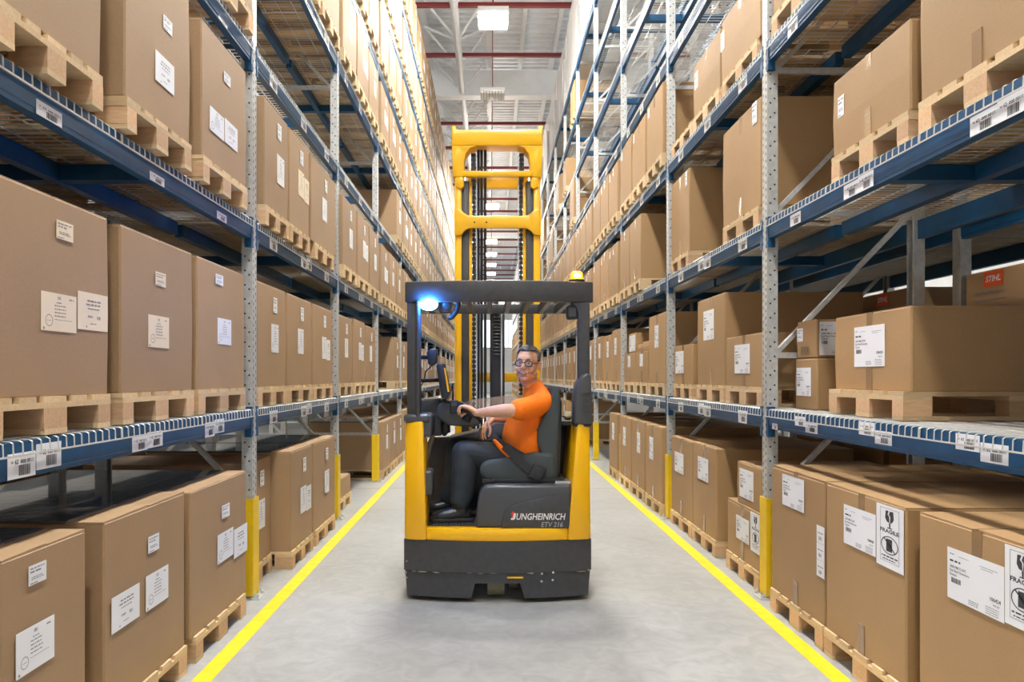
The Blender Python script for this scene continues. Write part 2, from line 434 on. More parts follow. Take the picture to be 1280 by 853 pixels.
def upright(s, k, detail, guard=True, back=0.0, label=None):
    y = post_y(k); x = rx(s, back)
    t = empty('rack_upright', (x, y, 0))
    tag(t, label, 'rack upright', 'upright frames of the ' + w_side(s))
    if detail:
        p = inst('post', PM[s], GALV, (x, y, 0), t)
        if back == 0: inst('perforations', HM[s], DARKHOLE, (x, y, 0), p)['kind'] = 'stuff'
        inst('post', PMR[s], GALV, (x + SG[s] * RD, y, 0), t)
        for j in range(9):
            z = .7 + j * 1.0
            inst('brace', BR[s][0], GALV, (x, y, z), t)
            if z + 1 < POST_H: inst('brace', BR[s][1], GALV, (x, y + .02, z), t)
        inst('foot_plate', FM[s], GALV, (x, y, 0), t)
    else:
        if 'far' + s not in BR:
            q = mirror(post_mesh(0), s); r_ = mirror(post_mesh(0), 'L' if s == 'R' else 'R')
            q.add([(vx + SG[s] * RD, vy, vz) for vx, vy, vz in r_.v], r_.f)
            for j in range(9):
                z = .7 + j
                q.box(SG[s]*.07, SG[s]*(RD-.07), -.015, .015, z - .02, z + .02)
                q.bar((SG[s]*.07, .02, z), (SG[s]*(RD-.07), .02, z + 1), .03, .04, (0, 1, 0))
            BR['far' + s] = q.mesh('frame')
        inst('frame', BR['far' + s], GALV, (x, y, 0), t)
    if guard: inst('post_guard', GM[s], GUARDY, (x, y, 0), t)
    return t
def w_post(k):
    return 'before the truck' if k == 0 else 'beside truck bumper' if k == 1 else 'beside truck mast' if k == 2 else ORD[k-2] + ' one past truck mast'
for s in 'LR':
    for k in range(NP):
        upright(s, k, k <= 7, label='grey perforated upright with yellow foot guard, %s, %s' % (w_post(k), w_side(s)))
    for k in range(0, 5):
        t = upright(s, k, True, guard=False, back=RD + .25, label='grey upright of the back-to-back row, %s, %s' % (w_post(k), 'beyond ' + w_side(s)))

# ------------------------------------------------------------------ beams, cross bars, mesh decks
BH = .13
def beam_mesh(L):
    m = MB(); h = L / 2
    m.prism([(0, 0), (.05, 0), (.05, -BH), (.004, -BH), (.004, -BH + .018), (0, -BH + .022)], 'y', -h, h)
    return m
def conn_mesh():
    m = MB().box(-.004, .045, -.02, .02, -.19, .02).box(-.006, -.004, -.01, .01, -.17, -.15)
    return m
BL = PITCH - .09
FB = {s: mirror(beam_mesh(BL), s).mesh('front_beam') for s in 'LR'}
RB = {s: mirror(beam_mesh(BL), 'L' if s == 'R' else 'R').mesh('rear_beam') for s in 'LR'}
CN = {s: mirror(conn_mesh(), s).mesh('end_bracket') for s in 'LR'}
MID = MB().box(-.03, .03, -BL/2, BL/2, -.10, -.012).mesh('middle_beam')
CB = {s: MB().box(SG[s]*.05, SG[s]*(RD-.05), -.03, .03, -.09, -.014).box(SG[s]*.05, SG[s]*(RD-.05), -.038, .038, -.096, -.09).mesh('cross_bar') for s in 'LR'}
def deck_geo(L, step, sides=4, r=.0032):
    """wire deck: wires across the depth bent over the front beam, cross wires along it"""
    m = MB(); h = L / 2; n = int(L / step)
    for i in range(n + 1):
        y = -h + L * i / n
        if sides == 4: m.tube([(RD, y, 0), (.004, y, 0), (-.008, y, -.006), (-.010, y, -.052)], r, 4)
        else: m.bar((RD, y, 0), (-.008, y, 0), r*2); m.bar((-.010, y, 0), (-.010, y, -.052), r*2)
    for x in (-.010,): m.bar((x - .003, -h, -.050), (x - .003, h, -.050), r*2)
    nx = 8
    for i in range(nx): 
        x = .06 + (RD - .1) * i / (nx - 1)
        m.bar((x, -h, .004), (x, h, .004), r*2)
    return m
DL = BL / 3 - .01
DK = {s: mirror(deck_geo(DL, .05), s).mesh('wire_deck') for s in 'LR'}
NEARB = 6
beam_label_jobs = []
def inview(x0, x1, y0, y1, z0, z1, mg=12):
    us = []; vs_ = []
    for x in (x0, x1):
        for y in (max(y0, .3), max(y1, .3)):
            for z in (z0, z1):
                us.append(CU + F * x / y); vs_.append(CV + F * (H - z) / y)
    return max(us) > -mg and min(us) < 1280 + mg and max(vs_) > -mg and min(vs_) < 853 + mg
farbeam = {s: MB() for s in 'LR'}; fardeck = {s: MB() for s in 'LR'}
fd = {s: mirror(deck_geo(BL, .10, 3, .0045), s) for s in 'LR'}
fb = {s: mirror(beam_mesh(BL), s) for s in 'LR'}
def shift(m, d, src): m.add([(x + d[0], y + d[1], z + d[2]) for x, y, z in src.v], src.f)
BEAMS = {}
for s in 'LR':
    for b in range(NP - 1):
        yc = post_y(b) + PITCH / 2
        for l in range(1, 8):
            z = LV[l]; x = X0[s]
            if b < NEARB:
                if not inview(x, rx(s, RD), yc - BL/2, yc + BL/2, z - .2, z + .05): continue
                base = '%s of %s shelf, %s, %s' % ('%s', ORD[l], w_bay(b), w_side(s))
                o = tag(inst('front_beam', FB[s], BLUE, (x, yc, z)), base % 'blue front beam', 'rack beam', 'front beams of the ' + w_side(s))
                BEAMS[s, b, l] = o
                for e in (-1, 1): inst('end_bracket', CN[s], BLUE, (x, yc + e * (BL/2 - .01), z), o)
                tag(inst('rear_beam', RB[s], BLUE, (rx(s, RD), yc, z)), base % 'blue rear beam', 'rack beam', 'rear beams of the ' + w_side(s))
                tag(inst('middle_beam', MID, BLUE, (rx(s, RD * .5), yc, z)), base % 'blue middle beam', 'rack beam', 'middle beams of the ' + w_side(s))
                tag(inst('cross_bar', CB[s], BLUE, (x, yc, z)), base % 'blue cross bar', 'rack bar', 'cross bars of the ' + w_side(s))
                for c in range(3):
                    yy = yc + (c - 1) * (DL + .01)
                    if inview(x, rx(s, RD), yy - DL/2, yy + DL/2, z - .05, z + .01):
                        tag(inst('wire_deck', DK[s], WIRE, (x, yy, z + .003)), 'wire mesh deck %s, %s, %s, %s' % (w_lev(l), w_col(b, c), w_bay(b), w_side(s)), 'wire deck', 'wire decks of the ' + w_side(s))
            else:
                shift(farbeam[s], (x, yc, z), fb[s])
                farbeam[s].box(rx(s, RD - .05), rx(s, RD), yc - BL/2, yc + BL/2, z - BH, z)
                farbeam[s].box(rx(s, RD*.5 - .03), rx(s, RD*.5 + .03), yc - BL/2, yc + BL/2, z - .1, z - .012)
                farbeam[s].box(rx(s, .05), rx(s, RD - .05), yc - .03, yc + .03, z - .09, z - .014)
                shift(fardeck[s], (x, yc, z + .003), fd[s])
    o = tag(farbeam[s].build('rack_beams', BLUE), 'blue beams far down the %s' % w_side(s), 'rack beams'); o['kind'] = 'stuff'
    o = tag(fardeck[s].build('wire_decks', WIRE), 'wire mesh decks far down the %s' % w_side(s), 'wire decks'); o['kind'] = 'stuff'
    # the row standing back to back with this one: first three shelves of the bays one sees into
    for b in range(0, 4):
        yc = post_y(b) + PITCH / 2
        for l in (1, 2, 3):
            z = LV[l]; x = rx(s, RD + .25)
            base = '%s of %s shelf, %s, row beyond %s' % ('%s', ORD[l], w_bay(b), w_side(s))
            o = tag(inst('front_beam', FB[s], BLUE, (x, yc, z)), base % 'blue beam on near side', 'rack beam', 'beams of the row beyond ' + w_side(s))
            tag(inst('rear_beam', RB[s], BLUE, (x + SG[s]*RD, yc, z)), base % 'blue beam on far side', 'rack beam', 'beams of the row beyond ' + w_side(s))
            for c in range(3):
                yy = yc + (c - 1) * (DL + .01)
                tag(inst('wire_deck', DK[s], WIRE, (x, yy, z + .003)), 'wire deck %s, %s, %s, row beyond %s' % (w_lev(l), w_col(b, c), w_bay(b), w_side(s)), 'wire deck', 'wire decks of the row beyond ' + w_side(s))
# ------------------------------------------------------------------ pallets
def pallet_parts():
    out = []      # (name, x0,x1,y0,y1,z0,z1), depth 1.2 along x from 0, width .8 along y
    for y, w in ((-.3275, .145), (-.1675, .10), (0, .145), (.1675, .10), (.3275, .145)): out.append(('deck_board', 0, 1.2, y - w/2, y + w/2, .122, .144))
    for x, w in ((0, .145), (.5275, .145), (1.055, .145)): out.append(('stringer_board', x, x + w, -.4, .4, .100, .122))
    for x in (0, .5275, 1.055):
        for y, w in ((-.35, .10), (0, .145), (.35, .10)): out.append(('block', x, x + .145, y - w/2, y + w/2, .022, .100))
    for y, w in ((-.35, .10), (0, .145), (.35, .10)): out.append(('bottom_board', 0, 1.2, y - w/2, y + w/2, 0, .022))
    return out
PP = pallet_parts(); _pc = {}
def piece(name, x0, x1, y0, y1, z0, z1, s):
    key = (name, round(x1-x0, 3), round(y1-y0, 3), s)
    if key not in _pc:
        hx, hy, hz = (x1-x0)/2, (y1-y0)/2, (z1-z0)/2
        _pc[key] = MB().box(-hx, hx, -hy, hy, -hz, hz).mesh(name)
    return _pc[key]
_pj = {}
def pallet_joined(s):
    if s not in _pj:
        m = MB()
        for n, a, b_, c, d, e, f in PP: m.box(SG[s]*a, SG[s]*b_, c, d, e, f)
        _pj[s] = m
    return _pj[s]
_pjm = {}
def pallet(s, x, yc, z, label, detail, group, wid=.8):
    if detail:
        t = empty('pallet', (x, yc, z))
        for n, a, b_, c, d, e, f in PP:
            inst(n, piece(n, a, b_, c, d, e, f, s), WOODB if n == 'block' else WOOD, (x + SG[s]*(a+b_)/2, yc + (c+d)/2 + (random.uniform(-.004, .004) if n != 'block' else 0), z + (e+f)/2), t)
    else:
        if s not in _pjm: _pjm[s] = pallet_joined(s).mesh('pallet')
        t = inst('pallet', _pjm[s], WOOD, (x, yc, z))
    if wid < .8: t.scale.y = wid / .8
    return tag(t, label, 'pallet', group)

# ------------------------------------------------------------------ paper labels
def q_(m, x0, x1, y0, y1): m.add([(x0, y0, 0), (x1, y0, 0), (x1, y1, 0), (x0, y1, 0)], [(0, 1, 2, 3)])
def words_(m, x, y, w, h, n=5, rnd=random):
    """a line of print too small to read"""
    cx = x
    while cx < x + w - h:
        l = min(rnd.uniform(1.2, 4.0) * h, x + w - cx)
        q_(m, cx, cx + l, y, y + h * .7); cx += l + h * .7
def barcode(m, x, y, w, h, n=14, rnd=random):
    cx = x
    while cx < x + w:
        l = w / n * rnd.choice((.5, .8, 1.2)); q_(m, cx, min(cx + l, x + w), y, y + h); cx += l + w / n * rnd.choice((.4, .7))
def text_(m, t, x, y, size, shear=0, bold=0, width=None, align='l'):
    v_, f_, w = text_geo(t, size, shear, bold)
    k = width / w if width else 1
    if align == 'c': x -= w * k / 2
    if align == 'r': x -= w * k
    m.add([(x + a*k, y + b_, 0) for a, b_, c in v_], f_)
    return w * k
def ringmark(m, cx, cy, r, t, n=24):
    for i in range(n):
        a, b_ = 2*math.pi*i/n, 2*math.pi*(i+1)/n
        m.add([(cx + (r-t)*math.cos(a), cy + (r-t)*math.sin(a), 0), (cx + r*math.cos(a), cy + r*math.sin(a), 0), (cx + r*math.cos(b_), cy + r*math.sin(b_), 0), (cx + (r-t)*math.cos(b_), cy + (r-t)*math.sin(b_), 0)], [(0, 1, 2, 3)])
def print_for(kind, w, h):
    rnd = random.Random(kind + '%.2f' % w); m = MB(); u = h
    if kind == 'small':
        words_(m, .08*w, .80*h, .8*w, .09*h, rnd=rnd); words_(m, .08*w, .62*h, .6*w, .12*h, rnd=rnd); words_(m, .15*w, .36*h, .6*w, .06*h, rnd=rnd); words_(m, .15*w, .27*h, .7*w, .06*h, rnd=rnd); words_(m, .08*w, .06*h, .4*w, .07*h, rnd=rnd)
    elif kind == 'stamp':
        barcode(m, .45*w, .84*h, .1*w, .08*h, 4, rnd); words_(m, .78*w, .86*h, .14*w, .05*h, rnd=rnd)
        for i, z in enumerate((.74, .66, .57, .48, .39)): words_(m, (.42 if i == 0 else .36)*w, z*h, (.16 if i == 0 else .32)*w, .035*h, rnd=rnd)
        words_(m, .36*w, .30*h, .5*w, .02*h, rnd=rnd); ringmark(m, .21*w, .27*h, .10*w, .012*w); words_(m, .15*w, .26*h, .12*w, .02*h, rnd=rnd); q_(m, .05*w, .09*w, .03*h, .09*h)
    elif kind == 'doc':
        words_(m, .30*w, .76*h, .46*w, .06*h, rnd=rnd); words_(m, .26*w, .66*h, .5*w, .06*h, rnd=rnd); words_(m, .32*w, .56*h, .4*w, .04*h, rnd=rnd)
        barcode(m, .32*w, .33*h, .16*w, .06*h, 6, rnd); barcode(m, .62*w, .30*h, .12*w, .09*h, 4, rnd); words_(m, .40*w, .16*h, .2*w, .03*h, rnd=rnd); q_(m, .26*w, .29*w, .06*h, .11*h)
    elif kind == 'ship':
        words_(m, .05*w, .88*h, .08*w, .022*h, rnd=rnd); words_(m, .22*w, .87*h, .18*w, .012*h, rnd=rnd); words_(m, .60*w, .85*h, .3*w, .012*h, rnd=rnd); words_(m, .62*w, .81*h, .2*w, .012*h, rnd=rnd)
        words_(m, .05*w, .74*h, .2*w, .05*h, rnd=rnd)
        for i, t in enumerate(('2000 PMCC INC', 'East Bank Demerara', 'Guyana')): text_(m, t, .05*w, (.62 - .075*i)*h, .07*h, bold=.008)
        barcode(m, .08*w, .33*h, .18*w, .10*h, 12, rnd)
        text_(m, '106424', .95*w, .30*h, .10*h, bold=.015, align='r'); text_(m, 'A00 657', .93*w, .22*h, .05*h, align='r')
        for i in range(3): words_(m, .40*w, (.12 - .035*i)*h, .18*w, .016*h, rnd=rnd)
        for i in range(4): words_(m, .70*w, (.16 - .04*i)*h, .22*w, .014*h, rnd=rnd)
    elif kind == 'fragile':
        for a, b_, c, d in ((.15, .85, .95, .955), (.15, .85, .10, .105), (.15, .16, .10, .955), (.84, .85, .10, .955)): q_(m, a*w, b_*w, c*h, d*h)
        # wine glass with a crack
        def pg(pts): m.add([(x*w, y*h, 0) for x, y in pts], [tuple(range(len(pts)))])
        pg([(.36, .92), (.34, .80), (.40, .745), (.50, .73), (.49, .83), (.43, .86), (.47, .92)])
        pg([(.52, .92), (.48, .86), (.535, .83), (.52, .73), (.60, .745), (.66, .80), (.64, .92)])
        pg([(.48, .73), (.54, .73), (.53, .65), (.49, .65)]); pg([(.42, .655), (.60, .655), (.60, .64), (.42, .64)])
        text_(m, 'FRAGILE', .5*w, .565*h, .085*h, bold=.03, width=.68*w, align='c')
        q_(m, .38*w, .60*w, .27*h, .47*h)
        n = 28; rx_, ry_ = .32*w, .145*h
        for i in range(n):
            a, b_ = 2*math.pi*i/n, 2*math.pi*(i+1)/n; k = .90
            m.add([(.5*w + rx_*k*math.cos(a), .37*h + ry_*k*math.sin(a), 0), (.5*w + rx_*math.cos(a), .37*h + ry_*math.sin(a), 0), (.5*w + rx_*math.cos(b_), .37*h + ry_*math.sin(b_), 0), (.5*w + rx_*k*math.cos(b_), .37*h + ry_*k*math.sin(b_), 0)], [(0, 1, 2, 3)])
        pg([(.27, .465), (.30, .478), (.73, .275), (.70, .262)])
        words_(m, .2*w, .175*h, .6*w, .03*h, rnd=rnd); words_(m, .25*w, .13*h, .5*w, .022*h, rnd=rnd)
    elif kind == 'beam':
        text_(m, 'W', .10*w, .60*h, .16*h, bold=.02); text_(m, '62', .24*w, .58*h, .24*h, bold=.02, width=.13*w); text_(m, '000', .44*w, .58*h, .22*h, bold=.02, width=.20*w); text_(m, '001/1', .68*w, .58*h, .22*h, bold=.02, width=.25*w)
        barcode(m, .38*w, .10*h, .42*w, .42*h, 16, rnd)
    elif kind == 'stack':
        for i in range(3):
            words_(m, .15*w, (.85 - .33*i)*h, .7*w, .03*h, rnd=rnd); barcode(m, .3*w, (.72 - .33*i)*h, .4*w, .07*h, 5, rnd); q_(m, 0, w, (.66 - .33*i)*h, (.665 - .33*i)*h)
    elif kind == 'marks':    # printed transport symbols on the carton itself
        for i in range(3):
            x = (.03 + .33*i)*w
            for a, b_, c, d in ((0, .28, .95, 1), (0, .28, 0, .05), (0, .03, 0, 1), (.25, .28, 0, 1)): q_(m, x + a*w, x + b_*w, c*h, d*h)
            q_(m, x + .11*w, x + .17*w, .2*h, .8*h)
    return m
_pm = {}; _sm = {}
def label_on(parent, side, pos, w, h, kind, paper=None, off=.0012, printing=True):
    """a sheet whose lower left corner is at pos (world) on a face looking along side"""
    kw, kh = round(w, 3), round(h, 3)
    if (kw, kh, paper) not in _sm: _sm[kw, kh, paper] = MB().box(0, kw, 0, kh, -.0012, 0).mesh('paper_label')
    n = ROT[side] @ Vector((0, 0, 1))
    o = inst('paper_label', _sm[kw, kh, paper], paper or PAPER, Vector(pos) + n * off, parent, ROT[side])
    if printing:
        if (kind, kw, kh) not in _pm: _pm[kind, kw, kh] = print_for(kind, kw, kh).mesh('print')
        p = inst('print', _pm[kind, kw, kh], INK if kind in ('fragile', 'beam', 'ship') else INKG, (0, 0, 0)); p.parent = o; p.location = (0, 0, .0006); p['kind'] = 'stuff'
    return o

# ------------------------------------------------------------------ cartons
_bx = {}
def carton_geo(D, Wd, Hh, flaps=True):
    """D depth (x, from 0 into the rack), Wd width (y, centred), Hh height; rounded uprights, folded lid with a seam"""
    m = MB(); r = .008; y0, y1 = -Wd/2, Wd/2
    def ringz(i, z):
        k = r
        return [(i + k, y0 + i, z), (D - i - k, y0 + i, z), (D - i, y0 + i + k, z), (D - i, y1 - i - k, z), (D - i - k, y1 - i, z), (i + k, y1 - i, z), (i, y1 - i - k, z), (i, y0 + i + k, z)]
    m.loft([ringz(.003, 0), ringz(0, .006), ringz(-.004 if flaps else 0, Hh*.45), ringz(0, Hh - .010), ringz(.004, Hh - .005)])
    if flaps:
        for a, b_ in ((y0 + .003, -.003), (.003, y1 - .003)): m.box(.003, D - .003, a, b_, Hh - .006, Hh)
    return m
def carton_mesh(s, D, Wd, Hh, flaps=True):
    key = (s, round(D, 2), round(Wd, 2), round(Hh, 2), flaps)
    if key not in _bx: _bx[key] = mirror(carton_geo(*key[1:]), s).mesh('carton')
    return _bx[key]
def tape_on(box, s, x, yc, zb, Hh, D, low=True, mat=None, w=.05):
    mt = mat or TAPE; a = SG[s]
    m = MB().box(x - a*.0012, x + a*.0005, yc - w/2, yc + w/2, zb + Hh - .18, zb + Hh + .001).box(x - a*.0012, x + a*D, yc - w/2, yc + w/2, zb + Hh - .0005, zb + Hh + .001)
    m.build('tape', mt, box)
    if low: MB().box(x - a*.0045, x + a*.0005, yc - w/2, yc + w/2, zb, zb + .15).build('tape', mt, box)
def carton(s, x, y0, y1, zb, z1, label, group, D=1.17, mat=None, flap_parts=False, film=False):
    Hh = z1 - zb; Wd = y1 - y0; yc = (y0 + y1) / 2
    mat = mat or (CARD if s == 'L' else CARDR)
    o = inst('cardboard_box', carton_mesh(s, D, Wd, Hh, not flap_parts), mat, (x, yc, zb))
    tag(o, label, 'box', group)
    if flap_parts:
        for a, b_ in ((y0 + .003, yc - .003), (yc + .003, y1 - .003)):
            q = MB(); xa, xb = x + SG[s]*.003, x + SG[s]*(D - .003); t = .006 + random.uniform(0, .003)
            q.loft([[(xa, a, zb+Hh-.006), (xb, a, zb+Hh-.006), (xb, b_, zb+Hh-.006), (xa, b_, zb+Hh-.006)], [(xa, a, zb+Hh-.006+t), (xb, a, zb+Hh-.006+t), (xb, b_, zb+Hh-.002+t), (xa, b_, zb+Hh-.002+t)]])
            q.build('flap', mat, o)
    return o
JOBS = []        # every carton: s,b,l,c,x,y0,y1,zb,z1,opts
PAL = []
def add(s, b, l, c, y0, y1, h, face=None, px=None, pallet_=True, **k):
    """face: x of the carton's aisle side; px: x of the pallet's end"""
    face = rx(s, -.04 if l == 0 else .02 if l == 1 else -.03) if face is None else face
    px = face - SG[s] * .012 if px is None else px
    zb = LV[l] + (.0105 if l else 0.0)
    if pallet_: PAL.append((s, b, l, c, px, (y0 + y1) / 2, zb, min(.8, y1 - y0)))
    JOBS.append(dict(s=s, b=b, l=l, c=c, x=face, y0=y0, y1=y1, zb=zb + (.144 if pallet_ else 0), z1=zb + (.144 if pallet_ else 0) + h, **k))
    return JOBS[-1]
def PX(face, u0, v0, u1, v1):       # a sheet seen at two pixel corners, on a face at x
    ya = face * F / (u0 - CU); yb = face * F / (u1 - CU)
    zt = H - (v0 - CV) * ya / F; zb_ = H - (v1 - CV) * yb / F
    return ya, yb, zt, zb_
# ---- left rack, bay before the truck
f = -1.60
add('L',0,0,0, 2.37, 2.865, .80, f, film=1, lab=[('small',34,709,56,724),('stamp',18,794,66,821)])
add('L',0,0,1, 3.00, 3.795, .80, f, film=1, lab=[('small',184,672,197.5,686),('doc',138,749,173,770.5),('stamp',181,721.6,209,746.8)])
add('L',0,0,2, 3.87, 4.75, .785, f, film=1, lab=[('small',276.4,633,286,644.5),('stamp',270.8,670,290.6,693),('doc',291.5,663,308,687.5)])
f = -1.68
add('L',0,1,0, 2.38, 3.184, .77, f, lab=[('small',69,274,90,304,'c'),('stamp',49.5,363,93.8,417,'c'),('doc',95.6,363,133,415.5,'c')])
add('L',0,1,1, 3.29, 4.08, .77, f, lab=[('small',193,339,206,360,'c'),('stamp',184,393,210,436,'c')])
add('L',0,1,2, 4.147, 4.94, .775, f, lab=[('small',268.6,342,278,358),('stamp',271,397,288,432)])
f = -1.62
add('L',0,2,0, 2.37, 3.01, .80, f)
add('L',0,2,1, 3.21, 3.90, .78, f, lab=[('small',203,17,214,46),('doc',193,61,216.5,120)])
add('L',0,2,2, 4.06, 4.80, .77, f, lab=[('small',279,88,287,110),('stamp',261,131,279,177),('doc',280,147,296,191)])
add('L',0,3,1, 3.3, 4.05, .78); add('L',0,3,2, 4.2, 4.95, .78)
# ---- left, bay beside the truck
add('L',1,0,0, 5.19, 5.77, .77, -1.75, auto='b1')
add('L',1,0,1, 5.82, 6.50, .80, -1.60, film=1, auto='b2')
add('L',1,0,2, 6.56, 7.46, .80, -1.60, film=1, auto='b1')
add('L',1,1,0, 5.22, 5.94, .77, auto='b1'); add('L',1,1,1, 5.98, 6.80, .77, auto='b1'); add('L',1,1,2, 6.84, 7.70, .77, auto='b2')
add('L',1,2,0, 5.22, 5.83, .78, auto='b1'); add('L',1,2,1, 5.87, 6.50, .78, auto='c2'); add('L',1,2,2, 6.58, 7.62, .78, auto='b1')
add('L',1,4,0, 5.2, 6.0, .78, auto='b1'); add('L',1,4,1, 6.1, 6.9, .78, auto='b1'); add('L',1,4,2, 7.0, 7.8, .78, auto='b1')
add('L',2,0,0, 8.1, 8.9, .22, -1.72)
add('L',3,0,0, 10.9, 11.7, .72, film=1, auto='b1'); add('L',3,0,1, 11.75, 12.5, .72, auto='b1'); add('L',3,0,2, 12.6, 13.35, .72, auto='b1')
add('L',3,1,2, 12.65, 13.4, .77, auto='b1')
add('L',3,3,2, 12.6, 13.4, .78, auto='b1')
rnd = random.Random(3)
def auto_bay(s, b, l, h=.77, skip=(), **k):
    y = post_y(b) + .10
    for c in range(3):
        if c not in skip:
            j = rnd.uniform(-.02, .02)
            add(s, b, l, c, y + c*.88 + j, y + c*.88 + .80 + j, h + rnd.choice((0, 0, -.02, .02)), auto=rnd.choice(('b1', 'b1', 'b2')) if s == 'L' else 'r' if l < 2 else 'rs', **({} if s == 'L' else dict(tape=rnd.choice((1, 2)))), **k)
for b in range(2, NP - 1):
    for l in range(0, 8):
        if (b, l) in ((2, 0), (3, 0), (3, 1), (3, 3), (2, 3)): continue
        auto_bay('L', b, l, .77 if l < 7 else .95 if b < 6 else 1.15)
for l in (5, 6, 7): auto_bay('L', 1, l)
# ---- right rack, bay before the truck
f = 1.88
add('R',0,0,0, 2.42, 3.18, .81, f, lab=[('ship',1186,683,1257,780),('fragile',1258,680,1304,800)], tape=1)
add('R',0,0,1, 3.28, 4.06, .81, f, lab=[('ship',1056,630,1096,697),('fragile',1097,628,1131,720)], tape=1)
add('R',0,0,2, 4.08, 4.84, .815, f, lab=[('ship',979,592,1006,642),('stack',1022,656,1031.5,725)], tape=1)
add('R',0,1,1, 3.60, 4.39, .43, 2.09, px=2.05, D=1.12, lab=[('ship',1069,410,1107,458)], tape=1)
f = 1.96
add('R',0,2,0, 2.53, 3.30, .80, f, tape=1)
add('R',0,2,1, 3.38, 4.14, .43, f, lab=[('small',1048.5,123,1056,143)], tape=2)
add('R',0,3,2, 4.2, 5.0, .50, 1.95, tape=1); add('R',0,3,1, 3.3, 4.1, .5, 1.95, tape=1)
# ---- right, bay beside the truck
add('R',1,0,0, 5.19, 5.90, .415, 1.93, lab=[('ship',921,643,937,682),('fragile',939,639,952,696)], tape=1)
add('R',1,0,1, 6.18, 6.90, .785, 1.93, lab=[('ship',873,570,886,604)], tape=1)
add('R',1,0,2, 6.93, 7.72, .775, 1.93, lab=[('ship',844,564,855,594)], tape=1)
f = 1.98
add('R',1,1,0, 5.24, 6.08, .40, f, lab=[('ship',919,432,938,467)], tape=1)
add('R',1,1,1, 6.12, 6.92, .785, f, lab=[('ship',880,390,893,424)], tape=2)
add('R',1,1,2, 7.10, 7.80, .40, f, lab=[('ship',845,440,855,467)], tape=1)
f = 1.96
add('R',1,2,0, 5.25, 6.10, .79, f, lab=[('small',941,131,947,152)], tape=2)
add('R',1,2,2, 7.14, 7.83, .82, f, lab=[('small',857,216,859.5,231)], tape=2)
add('R',1,3,0, 5.25, 6.14, .52, f, lab=[('small',901.5,43,906,60)], tape=2)
add('R',1,3,1, 6.18, 6.98, .50, f, lab=[('small',869,93,873,108)], tape=2)
# ---- right, bays past the truck
add('R',2,1,0, 8.05, 8.90, .80, tape=1, auto='r')
add('R',2,1,1, 8.95, 9.70, .40, tape=1, auto='r'); add('R',2,1,2, 9.75, 10.55, .40, tape=1, auto='r')
add('R',2,2,1, 9.15, 9.86, .82, tape=1); add('R',2,2,2, 9.9, 10.6, .82, tape=1)
for c in range(3): add('R',2,0,c, 8.0 + c*.88, 8.0 + c*.88 + .8, .84, tape=1, auto='r')
add('R',3,0,0, 10.8, 11.5, .84, auto='r')
for b in range(2, NP - 1):
    if b > 2:
        auto_bay('R', b, 1, .78); auto_bay('R', b, 2, .80)
    auto_bay('R', b, 3, .78)
    if b >= 5: auto_bay('R', b, 0, .8, skip=(1,) if b % 2 else ())
add('R',5,4,0, post_y(5)+.2, post_y(5)+1.0, .9); add('R',6,5,1, post_y(6)+1.0, post_y(6)+1.8, .8); add('R',5,5,2, post_y(5)+1.9, post_y(5)+2.65, .7)
for b in (7, 9, 10, 12): auto_bay('R', b, 4, .8, skip=(rnd.choice((0, 1, 2)),))
for b in (8, 11): auto_bay('R', b, 5, .8, skip=(0,))
for b in (5, 9, 10): auto_bay('R', b, 6, .7, skip=(2, 1))

